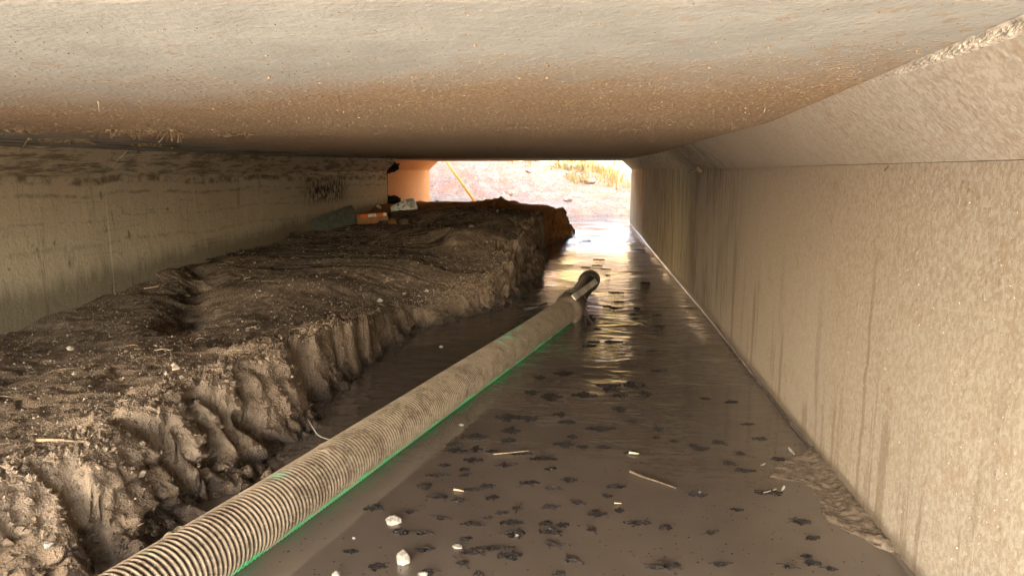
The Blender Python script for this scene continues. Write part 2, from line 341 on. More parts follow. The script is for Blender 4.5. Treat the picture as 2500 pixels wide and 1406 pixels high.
# ------------------------------------------------------------------ culvert
TY  = [-1.2, 1.0, 2.0, 3.47, 5.2, 8.6, 11.5]
TXR = [.612, .612, .612, .612, .597, .572, .545]
TZR = [.770, .773, .780, .785, .802, .845, .872]
TZL = [.735, .742, .748, .757, .775, .826, .862]
TCR = [.985, .922, .894, .912, .920, .972, 1.005]      # ceiling at its right edge
TCL = [.868, .872, .876, .888, .908, .972, 1.003]      # ceiling at its left edge
ip = lambda T, y: float(np.interp(y, TY, T))
def xl(y): return -2.6
HN = 0.15; THK = 0.22
culvert = empty('box_culvert', 'long low concrete box culvert with sloped upper corners, mud-splashed inside', 'culvert')
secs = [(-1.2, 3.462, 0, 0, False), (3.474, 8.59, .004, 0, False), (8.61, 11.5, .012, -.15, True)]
for (y0, y1, dr, dl, end) in secs:
    ys = np.linspace(y0, y1, max(14, int((y1 - y0) / .12)))
    def loft(name, prof, mat):
        V = []; k = None
        for y in ys:
            pr = prof(y); k = len(pr); V += [(x, y, z) for x, z in pr]
        n = len(ys); F = []
        for i in range(n - 1):
            for j in range(k): F.append((i * k + j, i * k + (j + 1) % k, (i + 1) * k + (j + 1) % k, (i + 1) * k + j))
        F += [tuple(range(k))[::-1], tuple((n - 1) * k + j for j in range(k))]
        o = obj(name, V, F, mat, culvert)
        import bmesh
        bm = bmesh.new(); bm.from_mesh(o.data); bmesh.ops.recalc_face_normals(bm, faces=bm.faces); bm.to_mesh(o.data); bm.free()
        return o
    XR = lambda y: ip(TXR, y) + dr
    XL = lambda y: xl(y) + dl
    def pc(y):   # ceiling: 24 strips so that it can sag a little
        a, b = XL(y) + HN, XR(y) - HN; r = []
        for k in range(25):
            q = k / 24; r.append((a + (b - a) * q, ip(TCL, y) * (1 - q) + ip(TCR, y) * q))
        return r + [(XR(y) + THK, ip(TCR, y) + .2), (XL(y) - THK, ip(TCL, y) + .2)]
    loft('ceiling', pc, M_ceil_lit if end else M_ceil)
    loft('wall', lambda y: [(XR(y), ip(TZR, y)), (XR(y), -.3), (XR(y) + THK, -.3), (XR(y) + THK, ip(TZR, y))], M_wr_lit if end else M_wr)
    loft('haunch', lambda y: [(XR(y) - HN, ip(TCR, y)), (XR(y), ip(TZR, y) + .001), (XR(y) + THK, ip(TZR, y) + .001), (XR(y) + THK, ip(TCR, y) + .2)], M_wr_lit if end else M_wr)
    loft('wall', lambda y: [(XL(y), ip(TZL, y)), (XL(y), -.3), (XL(y) - THK, -.3), (XL(y) - THK, ip(TZL, y))], M_wl_lit if end else M_wl)
    loft('haunch', lambda y: [(XL(y) + HN, ip(TCL, y)), (XL(y) + HN * .45, ip(TZL, y) * .62 + ip(TCL, y) * .38 + .012), (XL(y), ip(TZL, y) + .001), (XL(y) - THK, ip(TZL, y) + .001), (XL(y) - THK, ip(TCL, y) + .2)], M_wl_lit if end else M_wl)
# dirt-packed joints between sections (solid collars behind the gaps)
for yj, w in ((3.468, .05), (8.6, .05)):
    a, b, c1, c2 = xl(yj), ip(TXR, yj), ip(TCL, yj), ip(TCR, yj); zl, zr = ip(TZL, yj), ip(TZR, yj); e = .012
    inner = [(a - e, -.3), (a - e, zl + e), (a + HN - e, c1 + e), (b - HN + e, c2 + e), (b + .02, zr + e), (b + .02, -.3)]
    outer = [(a - .21, -.3), (a - .21, zl), (a - .2, c1 + .18), (b + .2, c2 + .18), (b + .21, zr), (b + .21, -.3)]
    V = [(x, yj + s * w, z) for s in (-1, 1) for L in (inner, outer) for x, z in L]; F = []
    for j in range(5):
        F += [(j, j + 1, 7 + j, 6 + j), (12 + j, 18 + j, 19 + j, 13 + j), (j, 12 + j, 13 + j, j + 1), (6 + j, 7 + j, 19 + j, 18 + j)]
    obj('joint_filler', V, F, M_black, culvert)
# crumbling mortar along the near right upper edge
ys = np.linspace(.55, 1.5, 260); nc = 14; V = []
for i, y in enumerate(ys):
    xr, cz, hz = ip(TXR, y), ip(TCR, y), ip(TZR, y); fade = math.sin(PI * min(1, max(0, (1.5 - y) / .95)) * .5) * (1 if y > .56 else 0)
    for k in range(nc):
        q = k / (nc - 1); ex = (.10 * fade + .02) * q
        dx, dz = HN, hz - cz
        b = math.sin(PI * q) * (.003 + .0045 * float(fbm(y * 75, q * 5, 2, 4, .7))) * fade
        V.append((xr - HN + dx * ex - b * .7 - .001 + .003 * (1 - fade), y, cz + dz * ex - b * .7 - .001 + .003 * (1 - fade)))
obj('mortar_bead', V, grid_faces(len(ys), nc), M_mortar, culvert)

# ------------------------------------------------------------------ mud bank
foot = [(-2.4, -1.9), (-1.9, -.9), (-1.35, -.1), (-1.0, .5), (-.86, .85), (-.785, 1.13), (-.72, 1.4), (-.70, 1.56), (-.71, 1.72), (-.765, 1.9), (-.815, 2.1), (-.85, 2.3), (-.85, 2.42), (-.86, 2.72), (-.875, 2.93), (-.83, 3.1), (-.79, 3.36), (-.62, 3.62),
        (-.50, 3.9), (-.43, 4.12), (-.445, 4.4), (-.43, 4.7), (-.46, 4.85), (-.40, 5.25), (-.385, 5.7), (-.44, 6.4), (-.53, 7.2), (-.52, 7.7), (-.38, 8.2), (-.24, 8.9), (-.22, 9.5), (-.55, 10.2), (-.8, 11.2), (-1.3, 12.6), (-2.4, 13.6), (-4, 14.2)]
def cz(u, v, z): p = atz(u, v, z); return (p[0], p[1], z)
crest = [(-2.6, -1.9, .12), (-2.1, -.9, .15), (-1.66, -.1, .17), (-1.36, .45, .19), cz(-60, 1175, .195), cz(30, 1145, .195), cz(120, 1118, .2), cz(230, 1072, .2), cz(300, 1030, .2), cz(370, 985, .205), cz(420, 955, .21), cz(480, 930, .21), cz(560, 900, .215), cz(640, 872, .215),
         cz(738, 832, .215), cz(748, 824, .212), cz(775, 808, .205), cz(805, 795, .2), cz(851, 788, .19), cz(900, 774, .18), cz(912, 770, .17), cz(970, 754, .115), cz(1014, 752, .095), cz(1066, 742, .085), cz(1130, 715, .11), cz(1190, 690, .14),
         cz(1236, 650, .195), cz(1262, 610, .255), cz(1273, 575, .32), (-.56, 5.6, .38), (-.53, 5.95, .42), (-.50, 6.3, .41), (-.54, 6.8, .40), (-.62, 7.5, .38), (-.47, 8.3, .36), (-.42, 8.9, .355), (-.48, 9.5, .32), (-.68, 10.1, .29), (-.98, 11.1, .27), (-1.6, 12.4, .22), (-2.6, 13.3, .2), (-4, 14.0, .2)]
foot = np.array(foot); crest = np.array(crest)
field = np.array([(-2.6, -1.6, .02), (-1.9, .2, .14), (-2.6, 1.0, .03), (-1.6, 1.2, .16), (-2.6, 2.0, .045), (-2.0, 2.0, .10), (-1.4, 1.9, .175), (-2.6, 2.72, .057), (-2.6, 3.1, .092), (-2.6, 3.54, .125), (-2.6, 3.72, .144), (-2.6, 3.9, .20), (-2.6, 4.93, .205), (-2.6, 6.17, .253), (-2.6, 7.2, .33), (-2.6, 8.3, .414),
                  (-1.9, 3.0, .10), (-1.5, 2.8, .14), (-1.9, 3.8, .15), (-1.5, 3.6, .17), (-1.2, 3.3, .135), (-1.9, 5.0, .235), (-1.3, 4.4, .24), (-1.0, 4.3, .225), (-.9, 3.75, .125), (-.75, 4.1, .175), (-1.9, 6.2, .31), (-1.2, 5.6, .34), (-.75, 5.2, .37), (-1.9, 7.4, .385), (-2.3, 7.8, .355), (-1.2, 6.8, .435), (-.7, 6.5, .42), (-1.7, 8.4, .43), (-.8, 8.2, .40), (-2.4, 9.2, .40), (-1.5, 10, .36), (-2.4, 11.5, .34), (-2.2, 12.6, .28), (-3.5, 13.2, .25)])
def topfield(x, y):
    w = 0; z = 0
    for a, b, c in field:
        k = 1 / ((x - a) ** 2 + (y - b) ** 2 + .02) ** 2; w = w + k; z = z + k * c
    return z / w
def polydist(x, y, P, vals=None):
    best = np.full(x.shape, 1e9); bv = np.zeros(x.shape); side = np.zeros(x.shape); arc = np.zeros(x.shape); L = 0
    for i in range(len(P) - 1):
        ax, ay = P[i][:2]; bx, by = P[i + 1][:2]; dx, dy = bx - ax, by - ay; l2 = dx * dx + dy * dy
        t = np.clip(((x - ax) * dx + (y - ay) * dy) / l2, 0, 1)
        d = np.hypot(x - ax - t * dx, y - ay - t * dy); m = d < best - 1e-9
        best = np.where(m, d, best)
        s = (x - ax) * dy - (y - ay) * dx
        side = np.where(m, np.sign(s), side); arc = np.where(m, L + t * math.sqrt(l2), arc)
        if vals is not None: bv = np.where(m, vals[i] * (1 - t) + vals[i + 1] * t, bv)
        L += math.sqrt(l2)
    return best, side, arc, bv
YSH = {}
def bank_height(x, y):
    # ragged edge: wander both lines sideways
    wx = x + .030 * fbm(x * 5, y * 5, 1, 4) + .012 * perlin(x * 22, y * 22, 4)
    wy = y + .030 * fbm(x * 5 + 40, y * 5, 2, 4) + .012 * perlin(x * 22 + 9, y * 22, 7)
    for y0_, w_, d_ in ((1.17, .03, .05), (1.42, .028, .07), (1.64, .024, .06), (2.12, .055, .15), (2.62, .04, .09), (3.16, .05, .07), (3.33, .02, .06), (4.30, .05, .04), (4.82, .17, .17)):
        wx = wx + d_ * np.exp(-np.abs((wy - y0_ - .03 * perlin(x * 9, y0_)) / w_) ** 3)
    df, sf, af, _ = polydist(wx, wy, foot)
    dc, sc, ac, zc = polydist(wx, wy, crest, crest[:, 2])
    # vertical clefts in the face
    aw = ac * 2.2 + 3.4 * np.minimum(ac, 4.6)
    u_ = aw + .95 * fbm(ac * 2.2, dc * 6, 4, 3); v_ = 3.0 * df / (df + dc + 1e-6) + 3 * dc + .7 * fbm(ac * 3, dc * 5, 9, 3)
    w1, w2 = worley(u_, v_ * .55 + 40)
    edge_ = w2 - w1
    cleft = np.exp(-(edge_ / .16) ** 2) * np.clip(.5 + 1.5 * perlin(ac * 1.9, 8), 0, 1.3) * (1 - .75 * smooth(2.15, 2.35, y) * smooth(4.0, 3.4, y))
    inside_c = sc < 0; inside_f = sf < 0
    t = np.where(inside_f, df / (df + dc + 1e-6), 0)
    t = np.where(inside_c, 1, t)
    apron = .30 + .12 * perlin(af * 2.3, 1.0)
    prof = np.where(t < .45, apron * t / .45, apron + (1 - apron) * smooth(.40, .92, t))
    ztop = topfield(x, y)
    k = np.exp(-dc / .16)
    ztop = ztop * (1 - k) + zc * k
    # slump terraces: shallow steps with a dark lip that faces the culvert mouth
    ph = 15 * np.log(np.maximum(y, .5)) + .9 * fbm(x * .9, y * .8, 3, 3) + .55 * x
    fr = ph - np.floor(ph)
    step = np.where(fr < .93, (fr / .93) ** 1.4, 1 - (fr - .93) / .07)
    amp = .042 * smooth(3.7, 4.4, y) * smooth(9, 7.5, y) * (0.55 + .9 * np.clip(perlin(x * 1.3, y * 1.1, 9) + .3, 0, 1))
    msk = smooth(3.75, 4.2, y) * smooth(7.4, 6.8, y) * smooth(-.28, .12, perlin(x * 1.5, np.floor(ph + .1) * 3.7, 2) + .38 * smooth(-.9, -1.3, x) - .05)
    # thin silt ledges: each tread slides a little way under the lip of the next one
    ztop = ztop + msk * np.interp(fr, [0, .05, .12, .86, .90, .95, 1.0], [.0125, .013, .013, 0, -.003, .011, .012])
    YSH['v'] = msk * np.interp(fr, [0, .06, .12, .86, .91, .95, 1.0], [-.020, 0, 0, 0, .06, .06, -.020]) * (dc > .03) * (sc < 0)
    YSH['s'] = msk * (1 - .35 * smooth(5.2, 6.5, y)) * np.interp(fr, [0, .04, .09, .86, .89, 1.0], [1, .6, 0, 0, 1, 1]) * (dc > .03) * (sc < 0)  # mask for the painted shade under each ledge lip
    # trough and slumped clods by the left wall
    trough = np.exp(-(((x + 2.12) * .9 + (y - 3.45) * .45) / .11) ** 2) * smooth(2.3, 3.0, y) * smooth(4.4, 3.9, y)
    ztop = ztop - trough * (.07 + .05 * fbm(x * 7, y * 7, 6, 3))
    dome = np.exp(-(((x + 1.62) / .30) ** 2 + ((y - 3.55) / .34) ** 2)); ztop = ztop + .05 * dome
    slab = np.exp(-(((x + 1.05) / .22) ** 4 + ((y - 4.95) / .16) ** 4)); ztop = ztop + .03 * slab * (1 + perlin(x * 9, y * 9, 3))
    md = np.exp(-(((x + 1.15) / .26) ** 2 + ((y - 8.4) / .3) ** 2)); ztop = ztop + .075 * md * (1 + .5 * fbm(x * 12, y * 12, 3, 3))
    z = -.07 + (ztop + .07) * prof
    z = np.where(inside_f | inside_c, z, -.07 - .3 * np.clip(df, 0, .3))
    z = z - (y > 4.6) * inside_c * .07 * np.exp(-dc / .07) * smooth(4.6, 5.2, y) + smooth(4.8, 5.4, y) * (t > .4) * .022 * fbm(x * 4.5, y * 3.2, 3, 4)
    x1, x2 = worley(ac * 17 + .6 * fbm(ac * 9, z * 9, 2, 2), (zc - z) * 21 + .4 * perlin(ac * 8, z * 12, 6))
    crack = np.exp(-((x2 - x1) / .14) ** 2)
    # clods: bigger near the crest, finer elsewhere
    near = np.exp(-dc / .09) * (t > .15)
    d1, d2 = worley(x * 26 + .4 * fbm(x * 9, y * 9, 1, 2), y * 26)
    d1b, _ = worley(x * 60, y * 60 + 30)
    lump = np.clip(.55 - d1, 0, 1); lumpb = np.clip(.5 - d1b, 0, 1)
    z = z + near * (.030 * lump + .012 * lumpb) * (.55 + .45 * smooth(5.5, 2.5, y)) * (1 + .9 * (y > 5)) + (.006 + .014 * (y > 4.6)) * near * fbm(x * 30, y * 30, 5, 3)
    top = (t >= .98)
    z = z + top * (.010 * fbm(x * 4, y * 7, 6, 4) + .007 * np.clip(fbm(x * 22, y * 22, 8, 3), -.2, 1) + .004 * lumpb * (perlin(x * 3, y * 3, 2) > -.05))
    faceW = np.exp(-((t - .62) / .28) ** 2) * inside_f * np.clip((df + dc) / .20, np.where(y > 4.9, .55, .2), 1)
    out = faceW * (-.060 * np.clip(cleft, 0, 1.2) + .030 * (.5 - w1) + .020 * fbm(ac * 6, z * 9, 2, 4) + .009 * fbm(ac * 26, z * 30, 4, 3) - .024 * crack * np.clip(.45 + perlin(ac * 4, dc * 6, 5), 0, 1) + .012 * lump + .011 * fbm(ac * 2.5, (zc - z) * 34 + .5 * perlin(ac * 7, 1), 7, 3))
    out = out + smooth(4.7, 5.2, y) * inside_f * (t > .05) * (t < .99) * (.040 * fbm(x * 5 + y * 6, z * 11, 5, 4) + .018 * fbm(y * 21, z * 24, 2, 3))
    # strongest clefts bite back into the bank as well
    z = z - faceW * .07 * np.clip(cleft - .45, 0, 1) * (t > .5)
    rub = (t > .02) * (t < .55) * inside_f
    b1, _ = worley(x * 13 + .3 * perlin(x * 9, y * 9, 1), y * 13 + 7); big = np.clip(.5 - b1, 0, 1)
    z = z + rub * np.sin(np.clip(t / .55, 0, 1) * PI) * .07 * big
    z = z + rub * (.022 * lump + .010 * lumpb + .012 * fbm(x * 14, y * 14, 3, 3))
    return z, out, t, zc
def edge_x(y): return np.interp(y, foot[:, 1], foot[:, 0])
ys = [-1.68]
while ys[-1] < 14.0:
    y = ys[-1]; ys.append(y + (.03 if y < .55 else (.0052 * max(1, y / 1.15) if y < 3.7 else .0048 if y < 6.8 else .0036 * y / 1.15 if y < 7.6 else .0052 * y / 1.15)))
ys = np.array(ys)
# columns: u<0 towards the left wall, dense across the face
ufine = np.linspace(-.30, .10, 130); uc = -(.30 + (np.linspace(0, 1, 170)[1:] ** 1.25) * 1.0)
rows = []
for y in ys:
    ex = float(edge_x(y)); far = (-2.72 if y < 11.4 else -4.6) - 0.0
    a = ex + ufine; s = np.linspace(0, 1, 170)[1:] ** 1.2; b = (ex - .30) + s * (far - (ex - .30))
    rows.append(np.concatenate([b[::-1], a]))
GX = np.array(rows); GY = np.repeat(ys[:, None], GX.shape[1], 1)
BZ, OUT, TT, _ = bank_height(GX, GY); YS0 = YSH['v']; LEDGE_SHADE = YSH['s']
# push face points horizontally along the bank's outward direction
V = np.stack([GX + OUT * .9, GY - OUT * .45 + YS0, BZ], -1).reshape(-1, 3)
V_bank = V.reshape(GX.shape + (3,))
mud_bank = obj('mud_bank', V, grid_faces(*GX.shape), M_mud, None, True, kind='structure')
_a = mud_bank.data.attributes.new('ledge_shade', 'FLOAT', 'POINT'); _a.data.foreach_set('value', LEDGE_SHADE.reshape(-1).astype(np.float32))
sm_ = np.abs(YS0) > .0015; sm_ = (sm_[:-1, :-1] | sm_[1:, :-1] | sm_[:-1, 1:] | sm_[1:, 1:]).reshape(-1)
mud_bank.data.polygons.foreach_set('use_smooth', (~sm_).tolist())
def bank_z(x, y): return float(bank_height(np.array([float(x)]), np.array([float(y)]))[0][0])

# mud shoal along the right wall
sh = np.array([atz(u, v)[:2] for u, v in ((1992, 1095), (1935, 1115), (1888, 1140), (1880, 1165), (1960, 1178), (1985, 1200), (2000, 1240), (2022, 1275), (2075, 1300), (2130, 1325), (2185, 1352), (2240, 1400), (2330, 1480))])
shp = np.concatenate([sh, [(0.7, sh[-1][1]), (0.7, sh[0][1])]])
gx = np.linspace(.28, .625, 150); gy = np.linspace(1.0, 2.05, 330); X, Y = np.meshgrid(gx, gy)
inside = np.zeros(X.shape, bool)
for i in range(len(shp)):
    a, b = shp[i], shp[(i + 1) % len(shp)]
    c = ((a[1] > Y) != (b[1] > Y)) & (X < (b[0] - a[0]) * (Y - a[1]) / (b[1] - a[1] + 1e-12) + a[0]); inside ^= c
d, _, _, _ = polydist(X + .012 * fbm(X * 20, Y * 20, 2, 3), Y + .012 * fbm(X * 20, Y * 20, 8, 3), sh)
d = np.where(inside, d, -d)
Z = np.where(d > 0, .0055 * np.exp(-((d - .012) / .010) ** 2) * np.clip(.2 + 1.6 * perlin(X * 9, Y * 9, 3), 0, 1.2) + .0004, -.02 * np.clip(-d / .015, 0, 1) - .001)
Z = Z + np.where(d > -.004, .0042 * fbm(X * 26, Y * 26, 3, 4) + .0022 * fbm(X * 80, Y * 80, 6, 3) + .012 * smooth(.56, .612, X), 0)
M_shoal = mat_plain('wet_silt', (.115, .09, .067), .22, 60, .3, .5, .003, .5)
obj('mud_shoal', np.stack([X, Y, Z], -1).reshape(-1, 3), grid_faces(*X.shape), M_shoal, None, True, kind='structure')

# ------------------------------------------------------------------ water, ground, far bank
wm = MB()
wm.add([(-6, -7, 0), (6, -7, 0), (6, 16, 0), (-9, 16, 0)], [(0, 1, 2, 3)])
# meniscus where the water climbs the right wall
yy = np.linspace(-1.15, 11.4, 420); k = 5; V = []
for y in yy:
    x0 = ip(TXR, y) + (0.004 if 3.474 < y < 8.6 else 0.012 if y >= 8.6 else 0); w = .007 * (1 + .5 * float(perlin(y * 9, 2)))
    for j in range(k):
        q = j / (k - 1) * PI / 2
        V.append((x0 - .0005 - w * (1 - math.sin(q)), y, .0015 + w * (1 - math.cos(q))))
wm.add(V, [tuple(f) for f in grid_faces(len(yy), k).tolist()])
water = wm.build('water', M_water, None, False, kind='structure')
for p in list(water.data.polygons)[1:]: p.use_smooth = True

def ground_z(X, Y):
    n = fbm(X * .35, Y * .35, 3, 5)
    chan = smooth(.0, 1.6, np.maximum(X - .9, -X - 3.1))                 # 0 in the channel, 1 beyond its sides
    z = -.2 + chan * .5
    # near side: channel bed rises into an open dry flat
    zn = -.12 + smooth(-3.2, -6.5, Y) * .35 + smooth(-9, -30, Y) * 1.2 + chan * .35 + .03 * n
    # far side: red bank that climbs from the water's edge, taller and closer on the left
    edge = 13.75 + .25 * np.sin(X * 1.7) + .35 * n - 1.1 * smooth(-1.0, -3.6, X)
    dd = Y - edge
    lobe = np.exp(-((X + 3.3) / 2.0) ** 2)
    zf = -.16 + .20 * smooth(-.25, .35, dd) + .33 * np.clip(dd, 0, 8) + .2 * np.clip(dd - 8, 0, 25) + lobe * .45 * smooth(.0, 2.2, dd)
    rid = np.abs(fbm(X * 1.1 + Y * .5, Y * 1.3, 7, 4))
    zf = zf + smooth(.2, 1.2, dd) * (.24 * fbm(X * .9, Y * 1.1, 2, 5) + .10 * (.5 - rid) + .05 * fbm(X * 6, Y * 6, 5, 4) + .02 * fbm(X * 17, Y * 17, 9, 2)) + smooth(14, 40, dd) * 2 * n
    bounce_flank = np.maximum(smooth(1.15, 2.6, X), smooth(-3.75, -5.2, X)) * smooth(30, 22, Y)  # steep side banks out of view, added to bounce sunlight into the far end
    zf = np.maximum(np.maximum(zf, -.2 + chan * .15), -.2 + bounce_flank * (4.4 + .4 * n) * smooth(10.9, 12.6, Y) )
    side = smooth(12, 11.2, Y) * smooth(-1.8, -1.1, Y)
    zc = np.where(np.maximum(X - .83, -X - 2.97) > 0, 1.0, -.25)
    out = np.where(Y > 5, zf, zn)
    return out * (1 - side) + zc * side
gx = np.unique(np.concatenate([np.linspace(-1500, -60, 12), np.linspace(-60, -9, 40), np.linspace(-9, -2.98, 90), [-2.96], np.linspace(-2.95, .82, 70), [.84], np.linspace(.85, 7, 90), np.linspace(7, 60, 40), np.linspace(60, 1500, 12)]))
gy = np.unique(np.concatenate([np.linspace(-1500, -60, 12), np.linspace(-60, -8, 40), np.linspace(-8, -1.8, 70), np.linspace(-1.8, 11.4, 30), np.linspace(11.4, 20, 240), np.linspace(20, 34, 140), np.linspace(34, 90, 40), np.linspace(90, 1500, 14)]))
X, Y = np.meshgrid(gx, gy)
obj('ground', np.stack([X, Y, ground_z(X, Y)], -1).reshape(-1, 3), grid_faces(*X.shape), M_ground, None, True, kind='structure')
# earth fill and road over the culvert
ye = [-1.75, -1.5, 11.3, 11.55]; V = []
prof = [(-1.22, .55), (-1.3, 1.22), (-.4, 1.7), (10.8, 1.7), (11.65, 1.25), (11.52, .55)]
mf = MB()
V = []
for x in (-60, -3.1, .95, 60):
    for (y, z) in prof: V.append((x, y, z if -3.2 < x < 1 and False else z))
n = len(prof); F = []
for i in (0, 2):
    for j in range(n - 1): F.append((i * n + j, i * n + j + 1, (i + 1) * n + j + 1, (i + 1) * n + j))
mf.add(V, F)
V = []
for x in (-3.1, .95):
    for (y, z) in [(-1.19, 1.21), (-1.3, 1.22), (-.4, 1.7), (10.8, 1.7), (11.65, 1.25), (11.49, 1.24)]: V.append((x, y, z))
mf.add(V, [(j, j + 1, 7 + j, 6 + j) for j in range(5)] + [(0, 6, 11, 5)])
mf.build('embankment', M_ground, None, False, kind='structure')
obj('road', [(-60, .4, 1.71), (60, .4, 1.71), (60, 7.0, 1.71), (-60, 7.0, 1.71)], [(0, 1, 2, 3)], mat_plain('asphalt', (.06, .058, .055), .9, 40), None, kind='structure')

hx_ = np.linspace(-6.4, 1.0, 40); hy_ = np.linspace(7.2, 10.7, 30); HX, HY = np.meshgrid(hx_, hy_)  # unseen mound added on the fill to keep the visible far bank in shade
HZ = 1.66 + np.minimum(smooth(-6.4, -4.9, HX) * smooth(1.0, -.5, HX), 1) * np.minimum(smooth(7.2, 8.6, HY), smooth(10.7, 9.5, HY)) * (3.1 + .15 * fbm(HX * 2, HY * 2, 3, 3))
obj('added_shade_mound', np.stack([HX, HY, HZ], -1).reshape(-1, 3), grid_faces(*HX.shape), M_ground, None, True, kind='structure')
def gz(x, y): return float(ground_z(np.array([float(x)]), np.array([float(y)]))[0])
# dry grass on the far bank (upper right)
gm = MB(); g = np.random.default_rng(5)
for k in range(900):
    y = g.uniform(15.2, 19); x = g.uniform(-.12 * (y - 10) - 1.6, 2.6 + .06 * y)
    if fbm(x * .5, y * .35, 4, 3) < -.12 and g.random() < .8: continue
    if x < -.9 and g.random() < .75: continue
    if y < 15.8 and g.random() < .6: continue
    z = gz(x, y)
    for b in range(g.integers(6, 13)):
        a = g.uniform(0, 2 * PI); h = g.uniform(.12, .38); l = g.uniform(.05, .25); w = g.uniform(.006, .014)
        bx, by = x + g.normal(0, .07), y + g.normal(0, .07); ca, sa = math.cos(a), math.sin(a)
        gm.add([(bx - sa * w, by + ca * w, z - .03), (bx + sa * w, by - ca * w, z - .03), (bx + ca * l * .4 + sa * w * .7, by + sa * l * .4 - ca * w * .7, z + h * .65), (bx + ca * l, by + sa * l, z + h), (bx + ca * l * .4 - sa * w * .7, by + sa * l * .4 + ca * w * .7, z + h * .65)], [(0, 1, 2, 4), (2, 3, 4)])
gm.build('dry_grass', M_grass, None, False, kind='stuff')
for (u, v, y, r, lab) in ((1272, 418, 16.0, .14, 'pinkish boulder high on the far red bank, left of the yellow grass'), (1291, 449, 15.2, .09, 'small orange rock halfway down the sunlit far bank'), (1440, 452, 15.4, .12, 'grey rock below the yellow grass on the far bank'), (1488, 418, 16.6, .16, 'bluish grey rock among the yellow grass near the upper right corner of the opening'), (1385, 512, 14.2, .1, 'low flat rock at the water line of the far bank'), (1240, 497, 14.6, .1, 'pale clod at the bottom of the far bank behind the mud mound')):
    p = aty(u, v, y); z = gz(p[0], p[1])
    Vr = rock_verts((r, r * .9, r * .7), int(u)) + np.array([p[0], p[1], z + r * .3])
    tag(obj('rock', Vr, ICOF3, M_rock), lab, 'rock', 'rocks on the far bank')

# yellow pole leaning across the far opening
p0, p1 = aty(1074, 372, 12.4), aty(1176, 516, 12.4)
d = p0 - p1; q0 = p1 - d * .35; q1 = p0 + d * .35
m = MB(); m.tube([q0, q1], .026, 14); tag(m.build('pole', M_yellow, None, True), 'thin yellow pole leaning to the left in the sunlit far opening', 'pole')

# ------------------------------------------------------------------ suction hose
HR = .066
ax = [(-1.62, -2.6, .05), (-1.30, -1.3, .05), (-.94, .28, .046), (-.718, 1.17, .045), (-.648, 1.459, .045), (-.496, 2.115, .045), (-.306, 2.936, .045), (-.165, 3.55, .050), (-.125, 3.72, .055)]
def catmull(P, n):
    P = [np.array(p) for p in P]; P = [2 * P[0] - P[1]] + P + [2 * P[-1] - P[-2]]; out = []
    for i in range(1, len(P) - 2):
        for k in range(n):
            t = k / n; a, b, c, d = P[i - 1:i + 3]
            out.append(.5 * ((2 * b) + (c - a) * t + (2 * a - 5 * b + 4 * c - d) * t * t + (3 * b - a - 3 * c + d) * t ** 3))
    return np.array(out + [P[-2]])
path = catmull(ax, 60); seg = np.linalg.norm(np.diff(path, axis=0), axis=1); arc = np.concatenate([[0], np.cumsum(seg)])
pitch = .0116; per = 6; s = np.arange(0, arc[-1], pitch / per)
C3 = np.stack([np.interp(s, arc, path[:, i]) for i in range(3)], -1)
T = np.gradient(C3, axis=0); T /= np.linalg.norm(T, axis=1)[:, None]
A = np.cross(T, [0, 0, 1]); A /= np.linalg.norm(A, axis=1)[:, None]; B = np.cross(A, T)
nth = 64; th = np.linspace(0, 2 * PI, nth, endpoint=False)
rib = .5 + .5 * np.cos(2 * PI * s / pitch)
rib = rib ** .5
R2 = np.repeat((HR - .0058 + .0058 * rib)[:, None], nth, 1)
pp = C3[:, None, :] + (A[:, None, :] * np.cos(th)[None, :, None] + B[:, None, :] * np.sin(th)[None, :, None]) * HR
cake = np.clip(fbm(pp[..., 0] * 7, pp[..., 1] * 7, pp[..., 2] * 7, 4) - .62, 0, 1) * np.clip((np.sin(th)[None, :] - .25) * 1.6, 0, 1)
ribw = np.repeat(rib[:, None], nth, 1)
filled = np.clip(cake * 6, 0, 1)
R2 = R2 * (1 - filled) + filled * (HR + .001) + cake * .012 + filled * .0022 * fbm(pp[..., 0] * 60, pp[..., 1] * 60, pp[..., 2] * 60, 3)
ribw = ribw * (1 - filled) + filled * .8
Vh = (C3[:, None, :] + (A[:, None, :] * np.cos(th)[None, :, None] + B[:, None, :] * np.sin(th)[None, :, None]) * R2[..., None]).reshape(-1, 3)
nr = len(s); i = np.arange(nr - 1)[:, None] * nth; j = np.arange(nth)[None, :]; j2 = (j + 1) % nth
Fh = np.stack([i + j, i + j2, i + nth + j2, i + nth + j], -1).reshape(-1, 4)
hose = empty('suction_hose', 'muddy green corrugated suction hose lying diagonally along the water', 'hose', (-.65, 1.45, 0))
bpy.context.view_layer.update()
off = np.array(hose.location)
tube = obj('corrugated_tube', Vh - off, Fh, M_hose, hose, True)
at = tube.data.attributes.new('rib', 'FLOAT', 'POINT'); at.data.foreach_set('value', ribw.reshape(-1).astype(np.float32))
def rough_tube(pts, rad, n=40, amp=.003, fr=18):
    m = MB(); m.tube(pts, rad, n); v = np.array(m.v)
    v += amp * np.stack([fbm(v[:, 0] * fr + 9 * q, v[:, 1] * fr, v[:, 2] * fr, 3) for q in range(3)], -1); return v - off, m.f
e0, e1 = np.array([-.125, 3.72, .055]), atz(1441, 682, .078)
L = lambda t: tuple(e0 + (e1 - e0) * t)
v, f = rough_tube([L(-.16), L(-.1), L(-.04), L(.04), L(.07), L(.10)], [.071, .080, .083, .081, .068, .058], 44, .006, 22); obj('coupling', v, f, M_strap, hose, True)
v, f = rough_tube([L(t) for t in np.linspace(.06, .90, 26)], [.054] * 26, 40, .003, 26); obj('end_pipe', v, f, M_pipe, hose, True)
v, f = rough_tube([L(.84), L(.855), L(.90), L(.985), L(1.0)], [.054, .066, .068, .068, .062], 40, .0005); obj('end_collar', v, f, M_pipe, hose, True)
